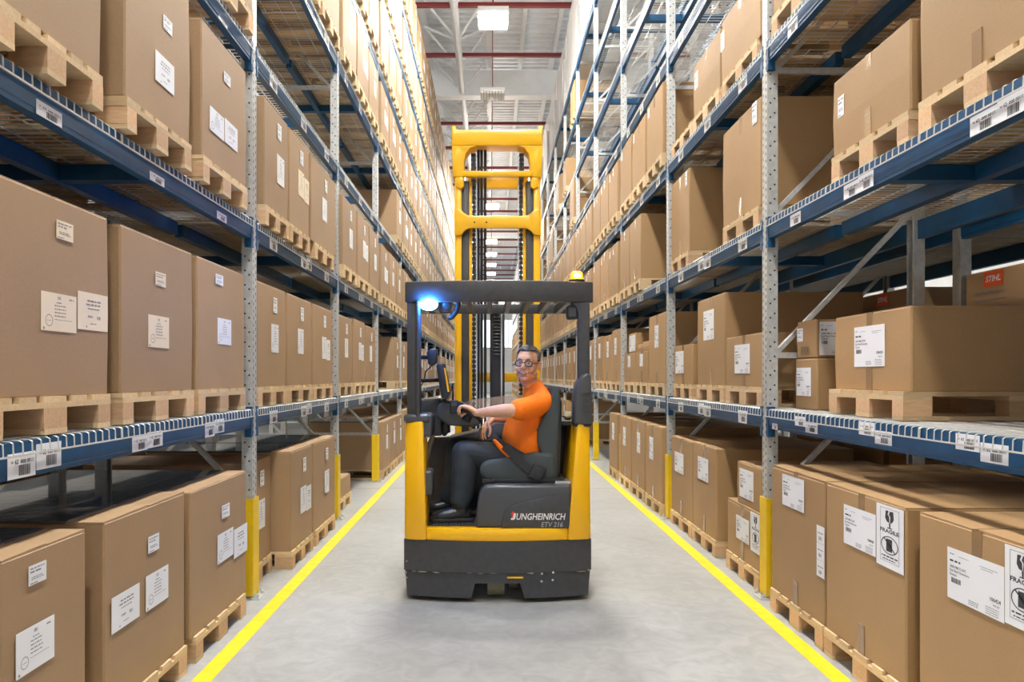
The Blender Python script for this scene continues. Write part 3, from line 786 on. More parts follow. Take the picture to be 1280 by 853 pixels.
def vis(j): 
    d = j.get('D', 1.17)
    return inview(j['x'], j['x'] + SG[j['s']]*d, j['y0'], j['y1'], j['zb'] - .15, j['z1'])
JOBS = [j for j in JOBS if vis(j)]
JOBS.sort(key=lambda j: j['y0'])
NIND = 286
far = {s: MB() for s in 'LR'}; farlab = {s: MB() for s in 'LR'}; farpal = {s: MB() for s in 'LR'}
def mid_y(j): return (j['y0'] + j['y1']) / 2
for i, j in enumerate(JOBS):
    s, b, l, c = j['s'], j['b'], j['l'], j['c']; a = SG[s]; x, y0, y1, zb, z1 = j['x'], j['y0'], j['y1'], j['zb'], j['z1']
    D = j.get('D', 1.17)
    if i >= NIND:
        g = carton_geo(D, y1 - y0, z1 - zb, False)
        if s == 'L': mirror(g, 'L')
        shift(far[s], (x, (y0+y1)/2, zb), g)
        if j.get('auto', 'rs') != 'rs':
            ya = y0 + .45*(y1-y0); zz = zb + .5*(z1-zb)
            farlab[s].box(x - a*.006, x, ya, ya + .16, zz - .1, zz + .12)
        continue
    big = 'tall' if z1 - zb > .7 else 'low'
    extra = {1: ' taped', 2: ' clear-taped'}.get(j.get('tape'), '')
    lb = '%s%s carton %s, %s, %s, %s' % (big, extra, w_lev(l), w_col(b, c), w_bay(b), w_side(s))
    fp = l == 0 and b < 2
    o = carton(s, x, y0, y1, zb, z1, lb, 'cartons in the ' + w_side(s), D, flap_parts=fp)
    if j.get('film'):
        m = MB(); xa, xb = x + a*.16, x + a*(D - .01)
        m.box(xa, xb, y0 - .002, y1 + .002, z1 - .004, z1 + .008); m.build('shaded_stretch_film', SHADED_FILM, o)  # shade-coloured film set back, so the bare front reads as the lit strip
    if j.get('tape'): tape_on(o, s, x, (y0+y1)/2, zb, z1 - zb, D, l < 3, TAPEC if j['tape'] == 2 else TAPE, .06)
    specs = []
    for q in j.get('lab', []):
        ya, yb, zt, zl = PX(x, *q[1:5]); specs.append((q[0], min(ya, yb), max(ya, yb), zl, zt, CREAM if len(q) > 5 else None))
    w = y1 - y0; h = z1 - zb
    if j.get('auto') in ('b1', 'b2', 'c2'):
        yy = y0 + w*.52; specs.append(('small', yy, yy + .1, zb + h*.74, zb + h*.74 + .12, None))
        pc = CREAM if j['auto'] == 'c2' else None
        yy = y0 + w * random.uniform(.38, .5); zz = zb + h * random.uniform(.30, .40)
        specs.append(('stamp', yy, yy + .19, zz, zz + .22, pc))
        if j['auto'] != 'b1': specs.append(('doc', yy + .20, yy + .36, zz - .01, zz + .20, pc))
    elif j.get('auto') == 'rs':
        specs.append(('small', y0 + w*.8, y0 + w*.8 + .09, zb + h*.8, zb + h*.8 + .11, None))
    elif j.get('auto') == 'r':
        yy = y0 + w * random.uniform(.3, .5); zz = zb + h * .52
        specs.append(('ship', yy, yy + .2, zz, zz + min(.26, h*.4), None))
    for kind, ya, yb, zl, zt, pap in specs:
        bul = .0045
        label_on(o, s, (x - a*bul, ya if s == 'L' else yb, zl), yb - ya, zt - zl, kind, pap, printing=y0 < 12)
for s in 'LR':
    o = tag(far[s].build('cardboard_boxes', CARD if s == 'L' else CARDR), 'brown cartons far down the %s' % w_side(s), 'boxes'); o['kind'] = 'stuff'
    q = farlab[s].build('paper_labels', PAPER, o); q['kind'] = 'stuff'
n = 0
PAL = [p for p in PAL if inview(p[4], p[4] + SG[p[0]]*1.2, p[5] - .4, p[5] + .4, p[6], p[6] + .15)]
PAL.sort(key=lambda p: p[5])
for i, (s, b, l, c, px, yc, z, wid) in enumerate(PAL):
    if i < 290:
        pallet(s, px, yc, z, 'pale wooden pallet %s, %s, %s, %s' % (w_lev(l), w_col(b, c), w_bay(b), w_side(s)), b < 2, 'pallets in the ' + w_side(s), wid)
    else: shift(farpal[s], (px, yc, z), pallet_joined(s))
for s in 'LR':
    o = tag(farpal[s].build('pallets', WOOD), 'wooden pallets far down the %s' % w_side(s), 'pallets'); o['kind'] = 'stuff'

# ---- hand-placed cartons
o = carton('R', 2.12, 4.70, 5.035, 1.331, 1.675, 'small low carton with two printed squares, under another beside the large one', 'small cartons', .46); 
label_on(o, 'R', (2.12 - .0045, 5.005, 1.42), .22, .19, 'ship')
o = carton('R', 2.13, 4.74, 5.03, 1.677, 1.925, 'small carton standing on another small carton beside a grey upright', 'small cartons', .42)
label_on(o, 'F', (2.15, 4.74 - .0045, 1.69), .2, .22, 'ship'); label_on(o, 'R', (2.13 - .0045, 5.02, 1.79), .09, .09, 'small')
m = MB(); 
print_mark = _pm.setdefault('marks', print_for('marks', .13, .05).mesh('print'))
p = inst('print', print_mark, INK, (2.13 - .006, 4.96, 1.70), o, ROT['R']); p['kind'] = 'stuff'
o = carton('R', 1.95, 5.20, 5.72, .566, .89, 'carton with white address sheet stacked on a lower carton behind yellow guard', 'small cartons', 1.0)
label_on(o, 'R', (1.95 - .0045, 5.66, .62), .30, .22, 'ship')
for q, (y0, y1, zb, z1) in enumerate(((8.97, 9.35, 1.877, 2.0), (9.4, 9.68, 1.877, 1.98), (9.8, 10.3, 1.877, 2.15))):
    o = carton('R', 1.97, y0, y1, zb, z1, ('flat', 'little', 'white-labelled')[q] + ' carton on top of low cartons, first bay past truck, rack behind driver', 'small cartons', .6)
    if q == 2: label_on(o, 'R', (1.97 - .0045, 10.25, 1.9), .42, .22, 'ship')
# crumpled film bundle on a pallet, first carton row of the third shelf
t = empty('film_bundle', (1.96, 7.4, LV[3] + .1535))
rn = random.Random(5)
for q in range(5):
    m = MB(); zc = LV[3] + .154 + .045 + q*.055
    m.ell((2.35 + rn.uniform(-.02, .02), 7.38 + rn.uniform(-.03, .03), zc), (.36 - q*.04, .33 - q*.045, .05), 14, 8)
    m.v = [(x + rn.uniform(-.012, .012), y + rn.uniform(-.012, .012), z + rn.uniform(-.006, .006)) for x, y, z in m.v]
    m.build('wrapped_layer', TAPEC if q < 3 else WRAPW, t, True)
tag(t, 'crumpled film-wrapped bundle lying on a pallet on third shelf', 'bundle')
pallet('R', 1.95, 7.4, LV[3] + .0105, 'pale wooden pallet under crumpled film bundle on third shelf', True, 'pallets in the rack behind driver')
# white wrapped loads on the highest shelf behind the driver
for k in range(33):
    kb, kc = 3 + k // 3, k % 3
    y = post_y(kb) + .08 + kc * .89; h = 2.1 + rn.uniform(-.1, .1)
    m = MB(); n_ = 12; rings = []
    for zq in (0, .03, .3, .6, .9, .97, 1.0):
        rings.append([(2.0 + 1.1*a + rn.uniform(-.012, .012) + (.04 if zq == 1.0 else 0) * (1 if a < .5 else -1), y + .86*b_ + rn.uniform(-.01, .01), LV[7] + .011 + h*zq) for a, b_ in ((0, 0), (0, .25), (0, .5), (0, .75), (0, 1), (.5, 1), (1, 1), (1, .5), (1, 0), (.5, 0))])
    m.loft(rings)
    o = m.build('wrapped_load', WRAPW, None, True, origin=(2.0, y + .44, LV[7]))
    tag(o, 'white film-wrapped load on highest shelf, %s, %s' % (w_col(kb, kc), w_bay(kb)), 'wrapped load', 'white wrapped loads on the highest shelf')
# back-to-back rows: cartons seen through the shelves
fR = rx('R', RD + .25)
def back_carton(s, y0, y1, l, h, label, stihl=None, film=False, D=1.1):
    x = rx(s, RD + .27); zb = LV[l] + (.0105 if l else 0)
    pallet(s, x - SG[s]*.01, (y0+y1)/2, zb, 'pallet under ' + label, False, 'pallets in the back-to-back rows')
    o = carton(s, x, y0, y1, zb + .144, zb + .144 + h, label, 'cartons in the back-to-back rows', D)
    if film: MB().box(x + SG[s]*.03, x + SG[s]*(D-.02), y0, y1, zb + .14 + h, zb + .152 + h).build('shaded_stretch_film', SHADED_FILM, o)  # film with the shade of the shelf put into its colour
    if stihl:
        lb = MB().box(0, .18, 0, .10, -.001, 0).mesh('brand_label')
        q = inst('brand_label', lb, ORANGEL, (x - .0062, stihl, zb + .144 + h - .11), o, ROT['R'])
        tm = MB(); text_(tm, 'STIHL', .02, .032, .055, .25, .02, .14)
        p = inst('lettering', tm.mesh('lettering'), WHITET); p.parent = q; p.location = (0, 0, .001)
        tm = MB(); r5 = random.Random(2)
        for i in range(4): words_(tm, 0, -.05*i, .3, .014, rnd=r5)
        inst('print', tm.mesh('print'), INKG, (x - .0062, y1 - .1, zb + .144 + h - .15), o, ROT['R'])['kind'] = 'stuff'
back_carton('R', 4.25, 5.03, 1, .78, 'brown carton with orange STIHL label in the row beyond, before truck', 4.84)
back_carton('R', 5.68, 6.48, 1, .78, 'brown carton with orange STIHL label in the row beyond, beside truck', 6.18)
back_carton('R', 3.3, 4.1, 1, .50, 'low carton in the row beyond the rack behind driver')
for i, (y0, b) in enumerate(((2.4, 0), (3.3, 0), (4.2, 0), (5.2, 1), (6.1, 1), (7.0, 1))):
    for s in 'LR':
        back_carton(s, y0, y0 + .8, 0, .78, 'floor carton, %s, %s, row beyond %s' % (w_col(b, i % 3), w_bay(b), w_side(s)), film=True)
for i in range(3):
    for s in 'LR':
        back_carton(s, 2.4 + .9*i, 3.2 + .9*i, 2, .78, 'carton on second shelf, %s, row beyond %s' % (w_col(0, i), w_side(s)))
for b in range(3):
    for i in range(3):
        for l in (2, 3):
            y0 = post_y(b) + .12 + i*.88
            if b or l == 3: back_carton('R', y0, y0 + .8, l, .78, 'carton %s, %s, %s, beyond rack behind driver' % (w_lev(l), w_col(b, i), w_bay(b)))
for i in range(3):
    back_carton('L', 2.4 + .9*i, 3.2 + .9*i, 1, .78, 'carton on first shelf, %s, before truck, row beyond %s' % (w_col(0, i), w_side('L')))
# ---- rows go on unseen behind the camera, added to shade the lower shelves
for s in 'LR':
    upright(s, -1, True, label='grey perforated upright two bays before the truck, %s' % w_side(s))
    yc = post_y(-1) + PITCH / 2
    for l in range(0, 4):
        if l:
            base = '%s of %s shelf, %s, %s' % ('%s', ORD[l], w_bay(-1), w_side(s))
            o = tag(inst('front_beam', FB[s], BLUE, (X0[s], yc, LV[l])), base % 'blue front beam', 'rack beam', 'front beams of the ' + w_side(s))
            for e in (-1, 1): inst('end_bracket', CN[s], BLUE, (X0[s], yc + e * (BL/2 - .01), LV[l]), o)
            tag(inst('rear_beam', RB[s], BLUE, (rx(s, RD), yc, LV[l])), base % 'blue rear beam', 'rack beam', 'rear beams of the ' + w_side(s))
        for c in range(3):
            y0 = post_y(-1) + .12 + c*.88; zb = LV[l] + (.0105 if l else 0); w3 = '%s, %s, %s, %s' % (w_lev(l), w_col(-1, c), w_bay(-1), w_side(s))
            if l: tag(inst('wire_deck', DK[s], WIRE, (X0[s], yc + (c-1)*(DL+.01), LV[l] + .003)), 'wire mesh deck ' + w3, 'wire deck', 'wire decks of the ' + w_side(s))
            pallet(s, X0[s], y0 + .4, zb, 'pallet ' + w3, False, 'pallets in the ' + w_side(s))
            carton(s, rx(s, .02), y0, y0 + .8, zb + .144, zb + .144 + (.8 if l else .795), 'tall carton ' + w3, 'cartons in the ' + w_side(s))
# ---- bar-code labels on the front beams
def beam_label(s, b, l, ya, yb, zl, zt, kind='beam'):
    o = BEAMS.get((s, b, l))
    if o is None: return
    label_on(o, s, (X0[s] - SG[s]*(.0005), ya if s == 'L' else yb, zl), yb - ya, zt - zl, kind)
def bl(s, b, l, u0, v0, u1, v1):
    ya, yb, zt, zl = PX(X0[s], u0, v0, u1, v1); beam_label(s, b, l, min(ya, yb), max(ya, yb), max(zl, LV[l] - BH + .002), min(zt, LV[l] - .004))
for a in ((9, 569, 44, 594), (45, 556, 76, 582), (165, 546, 184, 562), (184, 541, 203, 557), (256, 529, 268, 545), (268, 525, 280, 540)): bl('L', 0, 1, *a)
for a in ((45, 123, 77, 167), (187, 213, 205, 241), (271, 263, 283, 283)): bl('L', 0, 2, *a)
bl('L', 0, 3, 273, 19, 284, 45)
for a in ((994, 520, 1007, 534), (1007, 527, 1022, 543), (1074, 525, 1093, 546), (1094, 538, 1115, 558), (1195, 537, 1225, 566), (1226, 553, 1261, 583)): bl('R', 0, 1, *a)
for a in ((1055, 233, 1073, 256), (1073, 221, 1092, 240), (988, 270, 1001, 286), (1213, 148, 1247, 176), (1247, 127, 1282, 158)): bl('R', 0, 2, *a)
bl('R', 0, 1, 965.5, 529, 972, 541)
bl('R', 0, 3, 985, 33, 997, 55)
for b in range(1, NEARB):
    for l in range(1, 5):
        for s in 'LR':
            for c in range(3):
                y = post_y(b) + .35 + c*.9; w = .19
                beam_label(s, b, l, y, y + w, LV[l] - .125, LV[l] - .03)
                if c == 1 and l < 3: beam_label(s, b, l, y + w + .005, y + 2*w, LV[l] - .115, LV[l] - .015)
# ------------------------------------------------------------------ reach truck
TR = empty('reach_truck', (.05, 5.5, 0))
tag(TR, 'yellow and graphite reach truck with raised mast standing in the aisle', 'forklift')
def yf(x): return 4.93 + .09 * ((x - .05) / .648) ** 2
def arc(x0, x1, n=14, d=0.0): return [(x0 + (x1-x0)*i/n, yf(x0 + (x1-x0)*i/n) + d) for i in range(n + 1)]
def plan(x0, x1, yb, d=0.0, n=14): return arc(x0, x1, n, d) + [(x1, yb), (x0, yb)]
def zl(poly, z): return [(x, y, z) for x, y in poly]
def pxpoly(pts, Y): return [W(u, v, Y) for u, v in pts]
def xz(m, pts, Y, y0, y1): return m.prism(pxpoly(pts, Y), 'y', y0, y1)
bmp = MB().loft([zl(plan(-.598, .698, 5.75), .212), zl(plan(-.598, .698, 5.75), .425)])
bmp.loft([zl(plan(-.585, .685, 5.75, .010), .138), zl(plan(-.592, .692, 5.75, .012), .212)])
bmp.loft([zl(plan(-.578, -.131, 5.75, .014), .034), zl(plan(-.585, -.104, 5.75, .012), .138)])
bmp.loft([zl(plan(.234, .678, 5.75, .014), .034), zl(plan(.202, .685, 5.75, .012), .138)])
bump = bmp.build('bumper', TDARK, TR, True)
for u, v in ((677.5, 717.5), (691.5, 716.5), (677, 727), (691, 726)):
    x, z = W(u, v, 4.95); MB().cyl((x, yf(x) + .02, z), (x, yf(x) - .001, z), .008, 10).build('bolt', STEEL, bump)
x, z = W(644, 721.5, 4.95)
MB().box(x - .055, x + .055, 4.928, 4.94, z - .005, z + .004).build('scrape', TYEL, bump)
MB().box(-.52, .62, 5.4, 6.4, .12, .46).build('chassis', TDARK, TR, bevel=.01)
for x in (-.50, .60): MB().cyl((x - .035, 5.13, .058), (x + .035, 5.13, .058), .058, 18).build('castor', TBLACK, TR, True)
w_ = MB().cyl((-.022, 5.16, .175), (.098, 5.16, .175), .174, 32).build('drive_wheel', RUBBER, TR, bevel=.008)
MB().cyl((-.03, 5.16, .175), (.106, 5.16, .175), .07, 20).build('hub', TBLACK, w_, True)
MB().cyl((.13, 5.2, .09), (.19, 5.2, .09), .055, 18).build('castor', RUBBER, TR, True)
sill = MB().loft([zl(plan(-.44, .535, 5.2, .006), .425), zl(plan(-.445, .53, 5.2, .006), .508)]).build('sill', TYEL, TR, bevel=.008)
fm = MB().box(-.46, .56, 5.05, 5.95, .44, .515)
flr = fm.build('cab_floor', TBLACK, TR)
for i in range(14): MB().box(-.40 + i*.022, -.388 + i*.022, 5.02, 5.30, .514, .522).build('mat_rib', TGREY, flr)
lc = MB().loft([zl([(-.594, 5.0), (-.52, 4.975), (-.436, 4.965), (-.436, 5.28), (-.594, 5.34)], .425), zl([(-.590, 5.01), (-.52, 4.985), (-.462, 4.975), (-.462, 5.28), (-.590, 5.34)], 1.245)])
lc.build('side_column', TYEL, TR, bevel=.018)
rc = MB().loft([zl([(.527, 4.965), (.61, 4.975), (.694, 5.0), (.694, 5.95), (.527, 5.95)], .425), zl([(.597, 4.985), (.64, 4.99), (.688, 5.01), (.688, 5.95), (.597, 5.95)], 1.235)])
rc.build('side_column', TYEL, TR, bevel=.018)
MB().box(-.598, -.42, 4.985, 5.36, 1.23, 1.29).box(-.475, -.405, 5.0, 5.36, 1.13, 1.285).build('column_cap', TGREY, TR, bevel=.02, seg=3)
MB().box(-.47, -.40, 5.02, 5.2, .72, .90).build('knee_pad', TGREY, TR, bevel=.025, seg=3)
xz(MB(), [(511, 545), (511, 508), (520, 500), (548, 497), (553, 503), (553, 545)], 5.4, 5.36, 5.8).build('dash_housing', TGREY, TR, bevel=.015)
xz(MB(), [(553.5, 545), (553.5, 498), (558, 499), (558, 545)], 5.4, 5.36, 5.8).build('dash_edge', TBLACK, TR, bevel=.006)
xz(MB(), [(533, 660), (533, 575), (540, 548), (560, 546), (598, 540), (625, 528), (700, 528), (700, 660)], 5.78, 5.75, 5.86).build('inner_panel', TDARK, TR, bevel=.01)
xz(MB(), [(541, 549), (600, 549), (600, 546.6), (541, 546.6)], 5.74, 5.735, 5.755).build('panel_seam', TGREY, TR)
xz(MB(), [(562, 546), (598, 538), (620, 528), (700, 527), (700, 540), (562, 552)], 5.80, 5.70, 6.0).build('console_top', TGREY, TR, bevel=.008)
xz(MB(), [(546, 520), (549, 505), (558, 501), (577, 503), (602, 521), (603, 528), (592, 533), (562, 531)], 5.35, 5.22, 5.55).build('steering_console', TGREY, TR, bevel=.02, seg=3)
MB().cyl(P3(557, 528, 5.35), P3(557, 541, 5.35), .035, 16).build('console_pivot', TBLACK, TR, True)
# screen behind the wheel, canvas roll at the left column
xz(MB(), [(569, 509), (590, 499.5), (640, 494), (662, 494), (662, 524), (569, 524)], 6.0, 5.99, 6.0).build('clear_screen', SCREEN, TR)
MB().tube([P3(533, 575, 5.3), P3(536, 560, 5.3), P3(541, 545, 5.32)], [.018, .022, .016], 10).build('document_roll', simple('grey_roll', (.25, .23, .2), .5), TR, True)
# steering wheel: tilted ring with three spokes and a knob
wc = P3(586, 519, 5.22); tilt = Matrix.Rotation(R(26), 3, 'Y') @ Matrix.Rotation(R(-14), 3, 'X')
wr = MB().tube([wc + tilt @ Vector((math.cos(a)*.092, math.sin(a)*.092, 0)) for a in [2*math.pi*i/28 for i in range(29)]], .0145, 10)
sw = wr.build('steering_wheel', TBLACK, TR, True)
for i in range(3):
    a = 2*math.pi*i/3 + .4; MB().bar(wc, wc + tilt @ Vector((math.cos(a)*.088, math.sin(a)*.088, 0)), .022, .010).build('spoke', TBLACK, sw)
MB().cyl(wc + tilt @ Vector((0, 0, -.05)), wc + tilt @ Vector((0, 0, .012)), .032, 16).build('wheel_hub', TBLACK, sw, True)
KN = wc + tilt @ Vector((-.088, -.02, 0)); MB().cyl(KN, KN + tilt @ Vector((0, 0, .05)), .021, 14).build('wheel_knob', TBLACK, sw, True)
# overhead guard
og = empty('overhead_guard', (.05, 5.5, 2.06)); og.parent = TR; og.location = (0, 0, 2.06)
fbx = MB(); a_ = arc(-.592, .712, 14, 0.0)
fbx.loft([zl(a_ + [(x, y + .07) for x, y in reversed(a_)], 2.064), zl(a_ + [(x, y + .07) for x, y in reversed(a_)], 2.207)])
fbx.build('guard_beam', TDARK, og, bevel=.01)
for x0, x1 in ((-.592, -.52), (.64, .712)): MB().box(x0, x1, 5.08, 6.25, 2.09, 2.17).build('guard_rail', TDARK, og, bevel=.008)
MB().box(-.59, .71, 6.19, 6.25, 2.09, 2.17).build('guard_beam', TDARK, og, bevel=.008)
for i in range(8):
    x = -.46 + i * .145; MB().prism([(x, 2.085), (x + .035, 2.085), (x + .015, 2.15), (x - .005, 2.15)], 'y', 5.0, 6.2).build('guard_bar', TDARK, og)
MB().box(-.578, -.485, 5.02, 5.10, 1.28, 2.08).build('guard_post', TDARK, TR, bevel=.012)
MB().cyl((-.50, 5.0, 1.27), (-.50, 5.0, 2.07), .017, 12).build('guard_post_tube', TDARK, TR, True)
rp = MB(); xz(rp, [(722.5, 530), (722.5, 392), (720, 384), (713, 378), (737, 378), (737, 530)], 5.02, 5.01, 5.09); rp.build('guard_post', TDARK, TR, bevel=.01)
pd = xz(MB(), [(717, 530), (717.5, 497), (720, 480), (726, 470), (732, 466.5), (738.5, 468), (740, 530)], 5.0, 4.97, 5.16).build('shoulder_pad', TGREY, TR, bevel=.022, seg=3)
for i in range(4):
    v = 491 + i*7.5; xz(MB(), [(727, v), (737, v - 1.5), (737, v - .2), (727, v + 1.5)], 4.97, 4.961, 4.99).build('pad_rib', TGREY, pd)
xz(MB(), [(718, 528), (739, 528), (739, 534), (718, 534)], 5.0, 4.99, 5.2).build('pad_base', TBLACK, TR, bevel=.01)
MB().box(.50, .60, 5.62, 5.95, .52, 1.22).box(.50, .62, 5.3, 5.95, 1.19, 1.225).build('battery_cover', TBLACK, TR, bevel=.008)
bg = MB(); rb = random.Random(8)
bag = MB().ell(P3(711, 519.5, 5.5), (.05, .07, .03), 12, 8); bag.v = [(x + rb.uniform(-.008, .008), y + rb.uniform(-.008, .008), z + rb.uniform(-.006, .006)) for x, y, z in bag.v]
tag(bag.build('work_gloves', simple('glove_cloth', (.35, .33, .22), .8), None, True, origin=P3(711, 528, 5.5)), 'crumpled pale work gloves lying on the cover behind the seat', 'gloves')
SCR = simple('bare_scrape', (.34, .33, .22), .7); rs_ = random.Random(12)
for i in range(16):
    x = rs_.uniform(-.54, .64); l_ = rs_.uniform(.008, .035); z = .208 + rs_.uniform(-.004, .004)
    if i > 10: x = rs_.choice((-.585, .675)) + rs_.uniform(-.006, .006); z = rs_.uniform(.1, .36); l_ = .008
    ya = yf(x) - .0012; h_ = rs_.uniform(.002, .004) if i < 11 else rs_.uniform(.004, .012)
    MB().loft([[(x - l_, yf(x - l_) - .001, z), (x, ya, z - h_), (x + l_, yf(x + l_) - .001, z), (x, ya, z + h_)], [(x - l_, yf(x - l_) + .01, z), (x, ya + .01, z - h_), (x + l_, yf(x + l_) + .01, z), (x, ya + .01, z + h_)]]).build('scrape', SCR, bump)
# lamps on the guard
bl_ = empty('blue_spotlight', (0, 0, 0)); bl_.parent = TR; lx, lz = W(536, 381, 4.98); bl_.location = Vector((lx, 4.98, lz)) - TR.location
MB().ell((lx, 4.975, lz), (.062, .04, .040), 20, 12).build('lens', BLUEL, bl_, True)
MB().ell((lx, 5.03, lz), (.066, .045, .044), 20, 12).build('housing', TBLACK, bl_, True)
MB().box(lx - .012, lx + .012, 5.03, 5.06, lz, 2.07).build('bracket', TBLACK, bl_)
am = empty('amber_beacon', (0, 0, 0)); am.parent = TR; lx, lz = W(721, 350, 5.06); am.location = Vector((lx, 5.06, lz)) - TR.location
MB().cyl((lx, 5.06, 2.20), (lx, 5.06, 2.225), .055, 20).build('base', TBLACK, am, True)
MB().tube([(lx, 5.06, 2.224), (lx, 5.06, 2.27), (lx, 5.06, 2.285)], [.047, .043, .025], 20).build('lens', AMBERL, am, True)
MB().ell((lx, 5.045, 2.25), (.028, .042, .020), 16, 10).build('bulb', AMBERB, am, True)
wl = empty('work_light', (0, 0, 0)); wl.parent = TR; wl.location = P3(563, 385, 5.1) - TR.location
c0 = P3(556, 378, 5.1)
MB().tube([c0 + Vector((math.cos(a)*.095, 0, math.sin(a)*.12)) for a in [R(-75 + i*9) for i in range(11)]], [.012] + [.019]*9 + [.012], 10).build('hoop', TBLACK, wl, True)
MB().ell(P3(557, 381, 5.13), (.05, .05, .05), 16, 10).build('lamp_bowl', TGREY, wl, True)
MB().bar(P3(550, 372, 5.12), P3(565, 374, 5.12), .03).build('bracket', TBLACK, wl)
cl = empty('rear_lamp', (0, 0, 0)); cl.parent = TR; cl.location = P3(715, 388, 5.06) - TR.location
xz(MB(), [(708, 383), (713, 381), (722, 381), (722, 399), (710, 400), (708, 396)], 5.06, 5.03, 5.12).build('housing', TBLACK, cl, bevel=.01)
xz(MB(), [(711, 385), (720, 385), (720, 396), (711, 396)], 5.03, 5.024, 5.035).build('lens', TGREY, cl)
MB().tube([P3(716, 382, 5.07), P3(715, 377, 5.07), P3(720, 373, 5.07)], .01, 8).build('bracket', TBLACK, cl, True)
# seat base with the maker's lettering
sb = xz(MB(), [(594, 661), (596, 635), (600, 615), (607, 607), (714, 607), (714, 661)], 4.98, 4.985, 5.72).build('seat_base', TGREY, TR, bevel=.022, seg=3)
pn = xz(MB(), [(626.5, 660.5), (628, 650), (631, 640), (638, 633.5), (660, 627), (685, 621), (712, 617.5), (712, 660.5)], 4.975, 4.972, 5.0).build('side_panel', TDARK, sb, bevel=.006)
def letters(name, t, u, v, uw, cap, mat, parent, Y=4.968, shear=.22, bold=.014):
    m = MB(); x, z = W(u, v, Y); w = uw * Y / F; text_(m, t, 0, 0, cap * Y / F / .72, shear, bold, w)
    inst(name, m.mesh(name), mat, (x, Y, z), parent, ROT['F'])
letters('lettering', 'UNGHEINRICH', 645.5, 650, 61.5, 8.2, WHITET, sb)
letters('lettering', 'ETV 216', 676.5, 659, 27, 6.3, GREYT, sb, bold=.012)
jm = MB(); px_ = lambda pts: [(*W(u, v, 4.968),) for u, v in pts]
for col_, pts in ((WHITET, [(642.2, 642), (645.2, 642), (644, 648.5), (642.5, 650.2), (638.3, 650.2), (638.8, 648), (641, 648)]), (REDT, [(639, 648), (640, 643.3), (638, 643.3), (641.2, 639.5), (644.6, 641.5), (642.4, 641.8), (641.2, 648)])):
    q = MB(); p_ = px_(pts); q.add([(x, 4.9675, z) for x, z in p_], [tuple(range(len(p_)))]); q.build('logo_mark', col_, sb)
MB().box(-.06, .52, 5.08, 5.6, .80, .835).build('seat_rail', TBLACK, TR, bevel=.006)
MB().box(*(W(603, 0, 5.06)[0], W(618, 0, 5.06)[0]), 5.05, 5.08, W(0, 604, 5.06)[1], W(0, 599.5, 5.06)[1]).build('seat_lever', TBLACK, TR, bevel=.004)
MB().box(*(W(694, 0, 5.06)[0], W(713, 0, 5.06)[0]), 5.05, 5.2, .80, W(0, 601.5, 5.06)[1]).build('seat_bracket', STEEL, TR)
st = empty('operator_seat', (0, 0, 0)); st.parent = TR; st.location = Vector((.35, 5.33, .83)) - TR.location
xz(MB(), [(599, 590), (602, 579), (612, 575), (640, 571), (668, 566), (692, 567), (695, 600), (640, 603), (606, 601)], 5.1, 5.08, 5.58).build('seat_cushion', SEATF, st, bevel=.028, seg=3)
xz(MB(), [(694, 482), (699, 486), (701, 499), (698, 545), (696, 602), (684, 602), (677, 568), (672.5, 555), (671.5, 538), (680, 520), (689, 500), (690, 486)], 5.1, 5.10, 5.56).build('backrest', SEATF, st, bevel=.024, seg=3)
xz(MB(), [(699, 496), (703, 502), (702, 545), (699, 604), (694, 604), (690, 570), (686, 552), (687, 530), (695, 508)], 5.12, 5.13, 5.53).build('seat_shell', TBLACK, st, bevel=.012)
# tablet, bracket camera, radio
tb = empty('tablet_mount', (0, 0, 0)); tb.parent = TR; tb.location = P3(548, 476, 5.25) - TR.location
MB().cyl(P3(525, 476, 5.12), P3(550, 475.5, 5.25), .014, 10).build('arm', TBLACK, tb, True)
t_ = xz(MB(), [(546.5, 458), (548, 455), (555.5, 455), (562.5, 491), (561, 497.5), (553, 497.5)], 5.25, 5.14, 5.40).build('tablet', TBLACK, tb, bevel=.008)
xz(MB(), [(554.8, 460), (557, 460), (562, 490), (559.5, 490)], 5.14, 5.134, 5.15).build('orange_edge', SCREENY, t_)
MB().cyl(P3(524, 447, 5.12), P3(537, 447, 5.2), .015, 10).build('arm', TBLACK, tb, True)
xz(MB(), [(534, 440), (540, 436), (547, 437), (547, 453), (541, 458), (536, 456)], 5.2, 5.14, 5.25).build('camera_head', TBLACK, tb, bevel=.01)
MB().tube([P3(540, 457, 5.16), P3(532, 465, 5.16), P3(530, 476, 5.16), P3(520, 495, 5.16), P3(515, 512, 5.2)], .005, 6).build('cable', TBLACK, tb, True)
rd = empty('walkie_talkie', P3(567.5, 517, 5.2)); x, z = W(567.5, 517, 5.2)
MB().box(x - .03, x + .03, 5.178, 5.219, z, z + .095).build('body', TBLACK, rd, bevel=.008)
MB().box(x - .02, x + .02, 5.174, 5.18, z + .055, z + .08).build('display', TGREY, rd)
MB().tube([(x - .008, 5.21, z + .09), (x - .008, 5.21, z + .16), (x - .008, 5.21, z + .215)], [.008, .006, .004], 8).build('antenna', TBLACK, rd, True)
tag(rd, 'black walkie-talkie with stub antenna standing on the truck console', 'radio')
